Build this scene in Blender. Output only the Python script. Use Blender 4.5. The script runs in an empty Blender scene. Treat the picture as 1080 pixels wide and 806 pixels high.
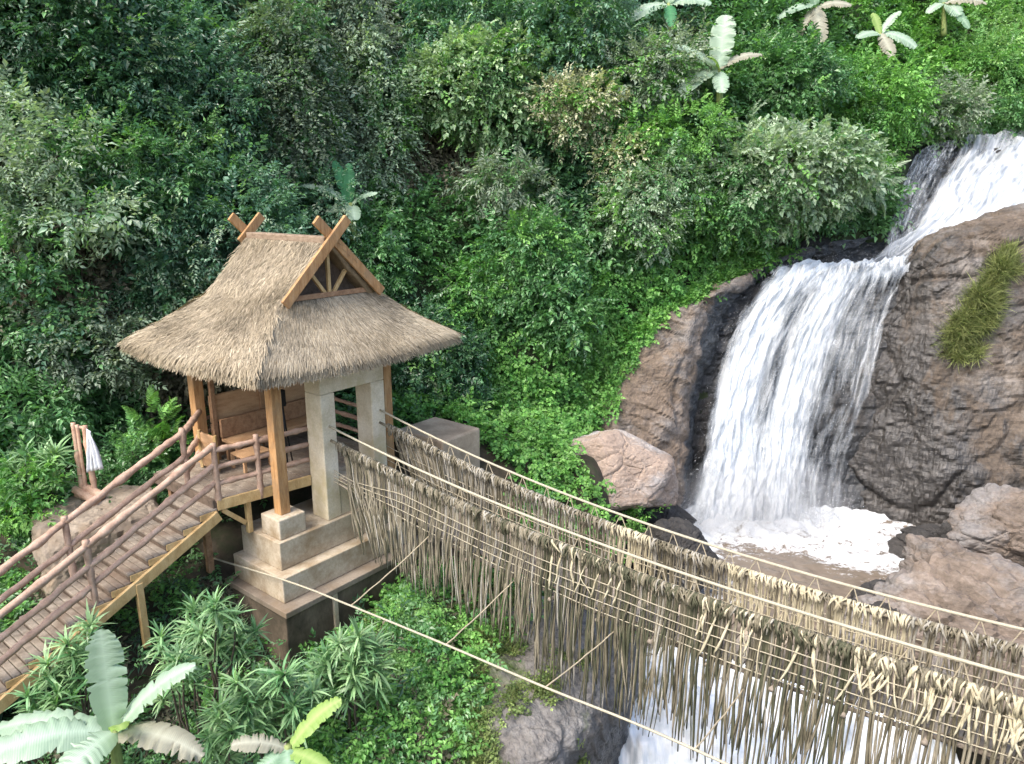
import bpy, bmesh, math, random
import numpy as np
from mathutils import Vector, Matrix
R = math.radians
random.seed(7)
RNG = np.random.default_rng(11)
S = bpy.context.scene
COL = S.collection

# ------------------------------------------------------------------ camera frame
F = 780.0; CX = 540.0; CY = 403.0; PIT = math.atan(203/780.0); CZ = 9.8
sp, cp = math.sin(PIT), math.cos(PIT)
def ray(px, py):
    u = (px-CX)/F; w = (CY-py)/F
    return np.array([u, cp+w*sp, -sp+w*cp])
def P(px, py, Y):
    r = ray(px, py); return r*Y/r[1]+np.array([0, 0, CZ])
_n = math.hypot(1016, 780*math.hypot(1, 203/780.0))
AX = np.array([-1016, 780*math.hypot(1, 203/780.0)])/_n
BX = np.array([AX[1], -AX[0]])
P0 = P(270, 411, 12.0)[:2]
def AB(a, b, z):
    q = P0+a*AX+b*BX; return np.array([q[0], q[1], z])

# ------------------------------------------------------------------ noise
_perm = RNG.permutation(512).astype(np.int64)
_perm = np.concatenate([_perm, _perm, _perm])
_g = RNG.normal(size=(512, 3)); _g /= np.linalg.norm(_g, axis=1)[:, None]
def perlin(p):
    p = np.asarray(p, float); i = np.floor(p).astype(np.int64); f = p-i; i &= 511
    u = f*f*f*(f*(f*6-15)+10); out = 0
    for dx in (0, 1):
        wx = u[:, 0] if dx else 1-u[:, 0]
        for dy in (0, 1):
            wy = u[:, 1] if dy else 1-u[:, 1]
            for dz in (0, 1):
                wz = u[:, 2] if dz else 1-u[:, 2]
                h = _perm[_perm[_perm[(i[:, 0]+dx) & 511]+((i[:, 1]+dy) & 511)]+((i[:, 2]+dz) & 511)] & 511
                d = f-np.array([dx, dy, dz])
                out = out+wx*wy*wz*(d*_g[h]).sum(1)
    return out*1.5
def fbm(p, o=4, l=2.0, g=.5):
    p = np.asarray(p, float); s = 0; a = 1
    for k in range(o):
        s = s+a*perlin(p+17.3*k); p = p*l; a *= g
    return s
def ridged(p, o=4):
    p = np.asarray(p, float); s = 0; a = 1
    for k in range(o):
        s = s+a*(1-2*np.abs(perlin(p+9.1*k))); p = p*2.0; a *= .5
    return s*.5
def sstep(a, b, x):
    t = np.clip((x-a)/(b-a), 0, 1); return t*t*(3-2*t)

# ------------------------------------------------------------------ object helpers
def tag(o, label=None, cat=None, group=None, kind=None):
    if label: o['label'] = label
    if cat: o['category'] = cat
    if group: o['group'] = group
    if kind: o['kind'] = kind
    return o
def thing(name, label, cat, loc, group=None):
    o = bpy.data.objects.new(name, None); COL.objects.link(o)
    o.location = [float(v) for v in loc]; o.empty_display_size = .2
    return tag(o, label, cat, group)
def wpos(o):
    v = np.zeros(3)
    while o is not None:
        v += np.array(o.location); o = o.parent
    return v
def mesh_obj(name, verts, faces, mat, parent=None, loc=None, smooth=False, attrs=None, uv=None, bevel=0):
    """verts in world space; faces (n,3)/(n,4) array or list"""
    verts = np.asarray(verts, float)
    me = bpy.data.meshes.new(name)
    if parent is not None: off = wpos(parent)
    else: off = np.zeros(3) if loc is None else np.asarray(loc, float)
    V = verts-off
    if isinstance(faces, np.ndarray):
        n, k = faces.shape
        me.vertices.add(len(V)); me.vertices.foreach_set('co', V.astype(np.float32).ravel())
        me.loops.add(n*k); me.loops.foreach_set('vertex_index', faces.astype(np.int32).ravel())
        me.polygons.add(n); me.polygons.foreach_set('loop_start', np.arange(0, n*k, k, dtype=np.int32))
        me.update(calc_edges=True)
    else:
        me.from_pydata([tuple(v) for v in V], [], [tuple(f) for f in faces])
    me.validate()
    if attrs:
        for kx, arr in attrs.items():
            at = me.attributes.new(kx, 'FLOAT', 'POINT'); at.data.foreach_set('value', np.asarray(arr, np.float32))
    if uv is not None:
        ul = me.uv_layers.new(name='UVMap')
        li = np.empty(len(me.loops), np.int32); me.loops.foreach_get('vertex_index', li)
        ul.data.foreach_set('uv', np.asarray(uv, np.float32)[li].ravel())
    me.materials.append(mat)
    me.polygons.foreach_set('use_smooth', np.full(len(me.polygons), bool(smooth)))
    o = bpy.data.objects.new(name, me); COL.objects.link(o)
    if parent is not None: o.parent = parent
    elif loc is not None: o.location = [float(v) for v in loc]
    if bevel:
        m = o.modifiers.new('bevel', 'BEVEL'); m.width = bevel; m.segments = 2; m.limit_method = 'ANGLE'
        m.harden_normals = False
    return o
class MB:
    def __init__(s): s.v = []; s.f = []
    def add(s, v, f):
        n = len(s.v); s.v += [np.asarray(q, float) for q in v]; s.f += [tuple(i+n for i in q) for q in f]; return s
    def hexa(s, c):   # 8 corners: bottom 4 ccw, top 4 ccw
        return s.add(c, [(3, 2, 1, 0), (4, 5, 6, 7), (0, 1, 5, 4), (1, 2, 6, 5), (2, 3, 7, 6), (3, 0, 4, 7)])
    def boxAB(s, a0, a1, b0, b1, z0, z1):
        c = [AB(a0, b0, z0), AB(a0, b1, z0), AB(a1, b1, z0), AB(a1, b0, z0)]
        # orientation: A x B points down, so order for outward normals
        c = c[::-1]
        t = [np.array([q[0], q[1], z1]) for q in c]
        return s.hexa(c+t)
    def beam(s, p0, p1, w, h, up=(0, 0, 1)):
        p0 = np.asarray(p0, float); p1 = np.asarray(p1, float); d = p1-p0; d /= np.linalg.norm(d)
        up = np.asarray(up, float); x = np.cross(d, up); x /= np.linalg.norm(x); u = np.cross(x, d)
        q = lambda p: [p-x*w/2-u*h/2, p+x*w/2-u*h/2, p+x*w/2+u*h/2, p-x*w/2+u*h/2]
        a, b = q(p0), q(p1)
        return s.add(a+b, [(0, 1, 2, 3), (7, 6, 5, 4), (0, 4, 5, 1), (1, 5, 6, 2), (2, 6, 7, 3), (3, 7, 4, 0)])
    def tube(s, path, rad, n=7, cap=True):
        v, f = tube_geo(path, rad, n, cap); return s.add(v, f)
    def build(s, name, mat, parent=None, **k): return mesh_obj(name, np.array(s.v), s.f, mat, parent, **k)
def tube_geo(path, rad, n=7, cap=True):
    path = np.asarray(path, float); m = len(path)
    rad = np.full(m, rad) if np.isscalar(rad) else np.asarray(rad, float)
    t = np.gradient(path, axis=0); t /= np.linalg.norm(t, axis=1)[:, None]+1e-9
    ref = np.array([0, 0, 1.0]) if abs(t[m//2, 2]) < .9 else np.array([1.0, 0, 0])
    x = np.cross(t, ref); bad = np.linalg.norm(x, axis=1) < 1e-3
    if bad.any(): x[bad] = np.cross(t[bad], [0.3, .9, .1])
    x /= np.linalg.norm(x, axis=1)[:, None]
    for i in range(1, m):
        if (x[i]*x[i-1]).sum() < 0: x[i] = -x[i]
    y = np.cross(t, x)
    an = np.arange(n)/n*2*math.pi
    v = (path[:, None]+rad[:, None, None]*(np.cos(an)[None, :, None]*x[:, None]+np.sin(an)[None, :, None]*y[:, None])).reshape(-1, 3)
    f = [(i*n+j, i*n+(j+1) % n, (i+1)*n+(j+1) % n, (i+1)*n+j) for i in range(m-1) for j in range(n)]
    if cap: f += [tuple(range(n-1, -1, -1)), tuple(range((m-1)*n, m*n))]
    return list(v), f
def rough_path(p0, p1, n, amp, sag=0):
    t = np.linspace(0, 1, n)[:, None]; p = np.asarray(p0)*(1-t)+np.asarray(p1)*t
    off = np.random.default_rng(random.randrange(9999)).normal(size=(n, 3))*amp; off[0] = off[-1] = 0
    p = p+off; p[:, 2] -= sag*4*(t*(1-t))[:, 0]; return p
def knotty(n, r, amp=.18):
    q = np.random.default_rng(random.randrange(9999)); rr = r*(1+q.normal(size=n)*amp*.4)
    for i in range(1, n-1):
        if q.random() < .22: rr[i] *= 1.25+amp
    return rr

# ------------------------------------------------------------------ materials
def new_mat(name):
    m = bpy.data.materials.new(name); m.use_nodes = True; nt = m.node_tree; nt.nodes.clear()
    out = nt.nodes.new('ShaderNodeOutputMaterial'); b = nt.nodes.new('ShaderNodeBsdfPrincipled')
    nt.links.new(b.outputs[0], out.inputs[0]); return m, nt, b, out
def N(nt, t, **k):
    n = nt.nodes.new(t)
    for a, v in k.items():
        if a in n.inputs.keys(): n.inputs[a].default_value = v
        else: setattr(n, a, v)
    return n
def L(nt, a, b): nt.links.new(a, b)
def ramp(nt, fac, stops):
    r = nt.nodes.new('ShaderNodeValToRGB'); e = r.color_ramp.elements
    while len(e) < len(stops): e.new(.5)
    for i, (p, c) in enumerate(stops):
        e[i].position = p; e[i].color = (*c, 1) if len(c) == 3 else c
    L(nt, fac, r.inputs[0]); return r.outputs[0]
def noise(nt, scale, detail=6, rough=.6, stretch=None, coord='Object', dist=0, off=0):
    tc = nt.nodes.new('ShaderNodeTexCoord'); o = tc.outputs[coord]
    mp = nt.nodes.new('ShaderNodeMapping'); L(nt, o, mp.inputs[0])
    mp.inputs['Location'].default_value = (off, off*.7, off*1.3)
    if stretch: mp.inputs['Scale'].default_value = stretch
    n = N(nt, 'ShaderNodeTexNoise'); n.inputs['Scale'].default_value = scale; n.inputs['Detail'].default_value = detail
    n.inputs['Roughness'].default_value = rough; n.inputs['Distortion'].default_value = dist
    L(nt, mp.outputs[0], n.inputs['Vector']); return n.outputs[0]
def mix(nt, fac, a, b, mode='MIX'):
    m = nt.nodes.new('ShaderNodeMix'); m.data_type = 'RGBA'; m.blend_type = mode
    for s, v in ((m.inputs[0], fac), (m.inputs[6], a), (m.inputs[7], b)):
        if hasattr(v, 'links'): L(nt, v, s)
        elif isinstance(v, (int, float)): s.default_value = v
        else: s.default_value = (*v, 1)
    return m.outputs[2]
def math_(nt, op, a, b=0.0, c=None, clamp=False):
    m = nt.nodes.new('ShaderNodeMath'); m.operation = op; m.use_clamp = clamp
    for s, v in zip(m.inputs, (a, b, c)):
        if v is None: continue
        if hasattr(v, 'links'): L(nt, v, s)
        else: s.default_value = v
    return m.outputs[0]
def bump(nt, b, h, strength=.5, dist=.02):
    n = N(nt, 'ShaderNodeBump'); n.inputs['Strength'].default_value = strength; n.inputs['Distance'].default_value = dist
    L(nt, h, n.inputs['Height']); L(nt, n.outputs[0], b.inputs['Normal']); return n
def attr(nt, name):
    a = nt.nodes.new('ShaderNodeAttribute'); a.attribute_name = name; return a.outputs['Fac']

def leaf_mat(name, c1, c2, rough=.45, trans=.3, spec=.4):
    m, nt, b, out = new_mat(name)
    c = mix(nt, attr(nt, 'hue'), c1, c2)
    t = attr(nt, 'tint')
    if name.startswith('leaf_') and 'banana' not in name: t = math_(nt, 'MULTIPLY', t, 1.17)
    vm = nt.nodes.new('ShaderNodeVectorMath'); vm.operation = 'SCALE'; L(nt, c, vm.inputs[0]); L(nt, t, vm.inputs['Scale'])
    L(nt, vm.outputs[0], b.inputs['Base Color']); b.inputs['Roughness'].default_value = rough
    b.inputs['Specular IOR Level'].default_value = spec
    if trans > 0:
        tr = nt.nodes.new('ShaderNodeBsdfTranslucent')
        v2 = nt.nodes.new('ShaderNodeVectorMath'); v2.operation = 'MULTIPLY'; L(nt, vm.outputs[0], v2.inputs[0]); v2.inputs[1].default_value = (1.3, 1.5, .6)
        L(nt, v2.outputs[0], tr.inputs[0])
        ms = nt.nodes.new('ShaderNodeMixShader'); ms.inputs[0].default_value = trans
        L(nt, b.outputs[0], ms.inputs[1]); L(nt, tr.outputs[0], ms.inputs[2]); L(nt, ms.outputs[0], out.inputs[0])
    return m
def surf_mat(name, cols, scale=3, stretch=None, rough=.8, bstr=.5, bdist=.02, fine=25, dirt=None, detail=8, spec=.3, dirtscale=1.3):
    m, nt, b, out = new_mat(name)
    n1 = noise(nt, scale, detail, .65, stretch)
    k = len(cols); c = ramp(nt, n1, [(.3+.4*i/(k-1), q) for i, q in enumerate(cols)])
    n2 = noise(nt, fine, 4, .6, stretch, off=5)
    c = mix(nt, .35, c, ramp(nt, n2, [(.3, (.35, .35, .35)), (.7, (1, 1, 1))]), 'MULTIPLY')
    if dirt:
        n3 = noise(nt, dirtscale, 7, .7, off=11)
        c = mix(nt, ramp(nt, n3, [(.48, (0, 0, 0)), (.66, (1, 1, 1))]), c, dirt)
    L(nt, c, b.inputs['Base Color']); b.inputs['Roughness'].default_value = rough; b.inputs['Specular IOR Level'].default_value = spec
    h = math_(nt, 'ADD', n1, math_(nt, 'MULTIPLY', n2, .35)); bump(nt, b, h, bstr, bdist)
    return m
def rock_mat(name, cols, wetcol=(.022, .024, .026), wetdef=0.0, moss=None, strata=(1.2, 1.2, 5), crack=.8):
    m, nt, b, out = new_mat(name)
    n1 = noise(nt, .55, 9, .68, dist=.6); n2 = noise(nt, 2.2, 8, .7, strata, off=3, dist=.4); n3 = noise(nt, 14, 6, .7, off=7)
    k = len(cols); fac = math_(nt, 'ADD', math_(nt, 'MULTIPLY', n1, .6), math_(nt, 'MULTIPLY', n2, .4))
    c = ramp(nt, fac, [(.36+.28*i/(k-1), q) for i, q in enumerate(cols)])
    c = mix(nt, .6, c, ramp(nt, n3, [(.3, (.4, .4, .4)), (.65, (1.0, 1.0, 1.0))]), 'MULTIPLY')
    n6 = noise(nt, .38, 7, .7, (1, 1, 1.6), off=47)
    gm = nt.nodes.new('ShaderNodeHueSaturation'); gm.inputs['Saturation'].default_value = .3; gm.inputs['Value'].default_value = 1.12; L(nt, c, gm.inputs['Color'])
    c = mix(nt, ramp(nt, n6, [(.45, (0, 0, 0)), (.58, (1, 1, 1))]), c, gm.outputs[0])
    # lichen / mineral pale stains
    n5 = noise(nt, .9, 8, .75, (1, 1, .5), off=31)
    c = mix(nt, math_(nt, 'MULTIPLY', ramp(nt, n5, [(.55, (0, 0, 0)), (.7, (1, 1, 1))]), .35), c, (.42, .38, .34))
    # cracks
    tc = nt.nodes.new('ShaderNodeTexCoord')
    nv = N(nt, 'ShaderNodeTexNoise'); nv.inputs['Scale'].default_value = 1.2; nv.inputs['Detail'].default_value = 5; L(nt, tc.outputs['Object'], nv.inputs['Vector'])
    ad = nt.nodes.new('ShaderNodeVectorMath'); ad.operation = 'MULTIPLY_ADD'; L(nt, nv.outputs['Color'], ad.inputs[0]); ad.inputs[1].default_value = (1.2, 1.2, 1.2); L(nt, tc.outputs['Object'], ad.inputs[2])
    mp = nt.nodes.new('ShaderNodeMapping'); L(nt, ad.outputs[0], mp.inputs[0]); mp.inputs['Scale'].default_value = (.7, .7, 1.5); mp.inputs['Rotation'].default_value = (.2, .35, .1)
    vo = nt.nodes.new('ShaderNodeTexVoronoi'); vo.feature = 'DISTANCE_TO_EDGE'; vo.inputs['Scale'].default_value = 1.1; L(nt, mp.outputs[0], vo.inputs['Vector'])
    ck = ramp(nt, vo.outputs['Distance'], [(0, (0, 0, 0)), (.035, (1, 1, 1))])
    c = mix(nt, crack*.3, c, mix(nt, ck, (.25, .22, .2), (1, 1, 1)), 'MULTIPLY')
    w = attr(nt, 'wet')
    n4 = noise(nt, .8, 7, .7, (1, 1, .35), off=21)
    wf = math_(nt, 'ADD', w, math_(nt, 'MULTIPLY', math_(nt, 'MULTIPLY', math_(nt, 'SUBTRACT', n4, .5), 2.4), math_(nt, 'GREATER_THAN', w, .02)))
    wf = ramp(nt, wf, [(.38, (0, 0, 0)), (.62, (1, 1, 1))])
    wc = mix(nt, ramp(nt, n2, [(.42, (0, 0, 0)), (.7, (1, 1, 1))]), wetcol, tuple(min(1, q*4.5) for q in wetcol))
    c = mix(nt, wf, c, wc)
    if moss:
        g = attr(nt, 'moss'); gf = math_(nt, 'ADD', g, math_(nt, 'MULTIPLY', math_(nt, 'MULTIPLY', math_(nt, 'SUBTRACT', n1, .5), 2.0), math_(nt, 'GREATER_THAN', g, .02)))
        c = mix(nt, ramp(nt, gf, [(.4, (0, 0, 0)), (.6, (1, 1, 1))]), c, mix(nt, n3, tuple(q*.5 for q in moss), moss))
    L(nt, c, b.inputs['Base Color'])
    rg = mix(nt, wf, (.82, .82, .82), (.38, .38, .38)); L(nt, rg, b.inputs['Roughness'])
    h = math_(nt, 'ADD', math_(nt, 'MULTIPLY', n2, 1.0), math_(nt, 'MULTIPLY', n3, .35))
    h = math_(nt, 'ADD', h, math_(nt, 'MULTIPLY', ck, .12*crack)); bump(nt, b, h, .65, .05)
    return m
def foam_mat(name, su, sv, lo, hi, col=(.66, .69, .715), sharp=.12):
    """falling white water: uv u across, v along the flow"""
    m, nt, b, out = new_mat(name)
    n1 = noise(nt, 1, 6, .62, (su, sv, 1), 'UV', dist=.9); n2 = noise(nt, 1, 5, .7, (su*3.6, sv*2.2, 1), 'UV', off=4, dist=.3); n0 = noise(nt, 1, 3, .5, (su*.3, sv*.5, 1), 'UV', off=9)
    s = math_(nt, 'ADD', math_(nt, 'ADD', math_(nt, 'MULTIPLY', n1, .40), math_(nt, 'MULTIPLY', n2, .32)), math_(nt, 'MULTIPLY', n0, .28))
    d = attr(nt, 'dens')
    a = math_(nt, 'ADD', math_(nt, 'SUBTRACT', s, .5), d)
    al = ramp(nt, a, [(lo, (0, 0, 0)), (hi, (1, 1, 1))])
    c = mix(nt, ramp(nt, math_(nt, 'ADD', math_(nt, 'MULTIPLY', s, .5), math_(nt, 'MULTIPLY', n2, .5)), [(.36, (0, 0, 0)), (.62, (1, 1, 1))]), tuple(q*w for q, w in zip(col, (.64, .71, .77))), tuple(min(1, q*1.12) for q in col))
    L(nt, c, b.inputs['Base Color']); b.inputs['Roughness'].default_value = .55; b.inputs['Specular IOR Level'].default_value = .3
    L(nt, al, b.inputs['Alpha'])
    b.inputs['Subsurface Weight'].default_value = 0
    bump(nt, b, s, .35, .08)
    return m
MAT = {}
MAT['wood'] = surf_mat('orange_wood', [(.26, .13, .055), (.45, .25, .105), (.56, .35, .175)], 5, (3, 3, .5), .65, .4, .008, 34, dirt=(.3, .19, .1), dirtscale=2.2)
MAT['wood_yellow'] = surf_mat('yellow_wood', [(.38, .24, .10), (.52, .36, .165), (.6, .44, .23)], 4, (2, 2, 1), .65, .3, .006, 30)
MAT['wood_brown'] = surf_mat('brown_wood', [(.20, .11, .06), (.34, .2, .11), (.42, .27, .16)], 4, (2, 2, 2), .7, .3, .006, 30)
MAT['wood_dark_shaded'] = surf_mat('dark_shaded_wood', [(.07, .05, .035), (.13, .095, .07), (.17, .13, .1)], 4, (2, 2, 2), .8, .3, .006, 30)  # dark board tone; on risers and gable backing it paints shade
MAT['pale_plank'] = surf_mat('pale_plank', [(.4, .31, .22), (.52, .43, .32), (.6, .5, .38)], 4, (2, 2, 2), .8, .3, .006, 30)
MAT['ridge'] = surf_mat('ridge_board', [(.17, .12, .08), (.27, .2, .14), (.34, .26, .19)], 4, (2, 2, 4), .8, .4, .006, 40)
MAT['wood_panel'] = surf_mat('panel_wood', [(.36, .2, .1), (.5, .31, .17), (.58, .38, .22)], 3, (1, 1, 4), .6, .3, .006, 30)
MAT['rail'] = surf_mat('branch_rail', [(.29, .185, .13), (.42, .285, .21), (.52, .38, .295)], 6, (1, 1, 1), .7, .6, .02, 30)
MAT['deck'] = surf_mat('weathered_plank', [(.14, .115, .09), (.255, .215, .17), (.34, .295, .24)], 6, (1, 1, 1), .85, .4, .01, 40, dirt=(.15, .11, .08))
MAT['conc'] = surf_mat('pale_concrete', [(.5, .42, .28), (.67, .585, .43), (.76, .69, .55)], 1.6, None, .9, .3, .01, 30, dirt=(.47, .4, .24))
MAT['plinth'] = surf_mat('stained_concrete', [(.33, .26, .18), (.5, .425, .315), (.58, .51, .4)], 1.7, None, .9, .4, .012, 26, dirt=(.27, .2, .12))
MAT['wall'] = surf_mat('dirty_retaining_wall', [(.09, .07, .05), (.16, .125, .09), (.25, .2, .145)], 1.3, (1, 1, .5), .92, .5, .02, 20, dirt=(.06, .05, .035))
MAT['block'] = surf_mat('tan_block', [(.17, .14, .11), (.27, .225, .175), (.34, .29, .23)], 1.3, None, .92, .4, .015, 22, dirt=(.2, .15, .1))
MAT['anchor'] = surf_mat('anchor_concrete', [(.3, .23, .16), (.45, .35, .25), (.52, .43, .32)], 1.5, None, .92, .4, .015, 22, dirt=(.26, .2, .14))
MAT['black'] = surf_mat('black_metal', [(.012, .012, .013), (.02, .02, .022)], 5, None, .5, .1, .003, 30)
MAT['cloth'] = surf_mat('white_cloth', [(.7, .72, .75), (.8, .81, .82)], 4, None, .9, .2, .01, 40)
MAT['rope'] = surf_mat('pale_rope', [(.32, .27, .18), (.46, .4, .29)], 30, None, .8, .4, .004, 90)
MAT['white_rope'] = surf_mat('white_rope', [(.34, .31, .225), (.47, .43, .33)], 30, None, .8, .4, .004, 90)
MAT['wire'] = surf_mat('grey_wire', [(.3, .27, .2), (.46, .41, .3)], 20, None, .6, .2, .003, 60)
MAT['soil'] = surf_mat('dark_soil', [(.03, .025, .017), (.065, .053, .037), (.1, .082, .06)], 1.5, None, .95, .8, .05, 12, dirt=(.03, .04, .018))
for nm, cols in {'vine_a': [(.11, .097, .067), (.22, .195, .14), (.31, .275, .205)], 'vine_b': [(.06, .055, .035), (.13, .115, .075), (.2, .175, .12)],
                 'vine_c': [(.34, .29, .18), (.5, .45, .31), (.6, .55, .4)], 'vine_d': [(.035, .038, .022), (.075, .078, .045), (.12, .11, .07)],
                 'vine_e': [(.2, .19, .15), (.33, .31, .26), (.42, .4, .34)]}.items():
    MAT[nm] = surf_mat(nm, cols, 7, (1, 1, .4), .8, .5, .008, 50)
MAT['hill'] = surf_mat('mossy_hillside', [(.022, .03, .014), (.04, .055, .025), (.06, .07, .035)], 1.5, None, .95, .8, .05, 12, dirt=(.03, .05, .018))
# thatch straw uses the leaf attributes
MAT['straw'] = leaf_mat('straw', (.24, .198, .135), (.38, .325, .24), .8, .08, .15)
MAT['straw_base'] = surf_mat('straw_base', [(.16, .12, .07), (.3, .23, .14)], 8, None, .9, .6, .03, 40)
def banana_ribs(m):
    nt = m.node_tree; b = [n for n in nt.nodes if n.type == 'BSDF_PRINCIPLED'][0]; tc = nt.nodes.new('ShaderNodeTexCoord'); sx = nt.nodes.new('ShaderNodeSeparateXYZ'); L(nt, tc.outputs['UV'], sx.inputs[0])
    v = math_(nt, 'SINE', math_(nt, 'MULTIPLY', sx.outputs[1], 330.0)); n = noise(nt, 1, 4, .6, (3, 60, 1), 'UV'); bump(nt, b, math_(nt, 'ADD', math_(nt, 'MULTIPLY', v, .25), n), .3, .008); return m
LM = {
 'teal': leaf_mat('leaf_teal', (.042, .115, .07), (.115, .215, .135), .34, .3, .55),
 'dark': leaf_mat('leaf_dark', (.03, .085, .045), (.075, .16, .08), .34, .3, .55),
 'mid': leaf_mat('leaf_mid', (.048, .137, .048), (.12, .25, .095), .34, .3, .55),
 'bright': leaf_mat('leaf_bright', (.065, .19, .042), (.17, .34, .085), .45),
 'yellow': leaf_mat('leaf_yellowgreen', (.10, .235, .07), (.22, .37, .13), .45),
 'pale': leaf_mat('leaf_silvery', (.15, .23, .15), (.31, .39, .28), .42),
 'dull': leaf_mat('leaf_dull', (.085, .13, .085), (.23, .28, .21), .5),
 'light': leaf_mat('leaf_light', (.115, .22, .105), (.28, .38, .22), .34, .3, .55),
 'olive': leaf_mat('leaf_olive', (.08, .13, .04), (.18, .23, .08), .5),
 'cream': leaf_mat('leaf_cream', (.24, .27, .17), (.48, .47, .34), .5),
 'brown': leaf_mat('leaf_dry_brown', (.06, .06, .038), (.14, .13, .085), .7, .15),
 'banana': leaf_mat('leaf_banana', (.13, .26, .14), (.3, .42, .3), .35, .3),
 'bananapale': leaf_mat('leaf_banana_pale', (.22, .33, .22), (.36, .46, .36), .35, .25),
 'bananagreen': leaf_mat('leaf_banana_green', (.03, .16, .06), (.06, .22, .09), .35, .3),
 'bananayel': leaf_mat('leaf_banana_yellow', (.2, .36, .07), (.34, .44, .16), .4, .35),
 'bananabrown': leaf_mat('leaf_banana_brown', (.19, .18, .13), (.34, .34, .27), .6, .2),
 'lance': leaf_mat('leaf_lance', (.085, .20, .085), (.25, .37, .185), .38, .25),
 'grass': leaf_mat('grass_blade', (.08, .115, .03), (.24, .26, .1), .6, .3),
}
MAT['bark'] = surf_mat('bark', [(.05, .04, .03), (.12, .1, .075)], 6, (2, 2, .6), .9, .6, .02, 30)
MAT['rock_brown'] = rock_mat('brown_rock', [(.06, .045, .034), (.14, .105, .075), (.205, .155, .115), (.28, .23, .175)], moss=(.06, .10, .025))
MAT['rock_grey'] = rock_mat('grey_rock', [(.05, .047, .044), (.12, .112, .105), (.19, .175, .16), (.27, .24, .21)], moss=(.07, .11, .025))
MAT['rock_cliff'] = rock_mat('cliff_rock', [(.028, .024, .019), (.085, .065, .047), (.13, .1, .074), (.2, .17, .135)], (.02, .0185, .017), moss=(.07, .09, .025))
MAT['rock_tan'] = rock_mat('tan_rock', [(.26, .195, .15), (.37, .285, .225), (.44, .35, .285)], crack=.1)
MAT['rock_pink'] = rock_mat('pinkish_rock', [(.08, .062, .048), (.155, .122, .095), (.215, .17, .135), (.28, .235, .195)], moss=(.05, .07, .02))
MAT['rock_dark'] = rock_mat('wet_black_rock', [(.022, .02, .019), (.04, .037, .034), (.07, .064, .06)], (.014, .015, .016), moss=(.04, .06, .018))

for k_ in list(LM):
    if k_.startswith('banana'): banana_ribs(LM[k_])
# ------------------------------------------------------------------ lofted surfaces
def cr(p, n):
    """Catmull-Rom resample of control rows p (k, ...)-> n rows"""
    p = np.asarray(p, float); k = len(p)
    q = np.concatenate([2*p[:1]-p[1:2], p, 2*p[-1:]-p[-2:-1]])
    t = np.linspace(0, k-1-1e-6, n); i = t.astype(int); f = (t-i).reshape((-1,)+(1,)*(p.ndim-1))
    a, b, c, d = q[i], q[i+1], q[i+2], q[i+3]
    return .5*((2*b)+(-a+c)*f+(2*a-5*b+4*c-d)*f*f+(-a+3*b-3*c+d)*f**3)
def loft(net, nr, nc):
    g = cr(net, nr); g = np.swapaxes(cr(np.swapaxes(g, 0, 1), nc), 0, 1); return g
def pxnet(rows): return np.array([[P(*q) if len(q) == 3 else np.array(q[:3]) for q in r] for r in rows])
def normals(g):
    du = np.gradient(g, axis=1); dv = np.gradient(g, axis=0); n = np.cross(du, dv)
    n /= np.linalg.norm(n, axis=2)[:, :, None]+1e-9
    # towards the viewer's side of the gorge
    if (n*(np.array([2., 4., 8.])-g)).sum(2).mean() < 0: n = -n
    return n
def grid_faces(nr, nc):
    i = np.arange(nr-1)[:, None]*nc+np.arange(nc-1)[None]
    return np.stack([i, i+1, i+nc+1, i+nc], -1).reshape(-1, 4)
def blocks(p, size, squash, seed, rot=(.3, .2)):
    a, c = rot; Rm = np.array([[1, 0, 0], [0, math.cos(a), -math.sin(a)], [0, math.sin(a), math.cos(a)]])@np.array([[math.cos(c), 0, math.sin(c)], [0, 1, 0], [-math.sin(c), 0, math.cos(c)]])
    q = (p@Rm.T)/size*np.array(squash); q = q+.18*np.stack([perlin(q*1.3+seed), perlin(q*1.3+seed+50), perlin(q*1.3+seed+90)], -1)
    i0 = np.floor(q).astype(np.int64); f1 = np.full(len(q), 9.); f2 = np.full(len(q), 9.); h1 = np.zeros((len(q), 3)); d1 = np.zeros((len(q), 3))
    for dx in (-1, 0, 1):
        for dy in (-1, 0, 1):
            for dz in (-1, 0, 1):
                c_ = i0+np.array([dx, dy, dz]); k = _perm[_perm[_perm[(c_[:, 0]+seed) & 511]+(c_[:, 1] & 511)]+(c_[:, 2] & 511)] & 511
                ft = c_+.5+.38*_g[k]*1.2; dv = q-ft; d = (dv**2).sum(1); m = d < f1
                f2 = np.where(m, f1, np.minimum(f2, d)); d1 = np.where(m[:, None], dv, d1); h1 = np.where(m[:, None], _g[(k*7+13) & 511], h1); f1 = np.where(m, d, f1)
    e = np.sqrt(f2)-np.sqrt(f1)
    return h1[:, 0]*.6+(h1[:, 1:2]*d1[:, :1]+h1[:, 2:3]*d1[:, 2:]+h1[:, :1]*d1[:, 1:2])[:, 0]*.9, e
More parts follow.
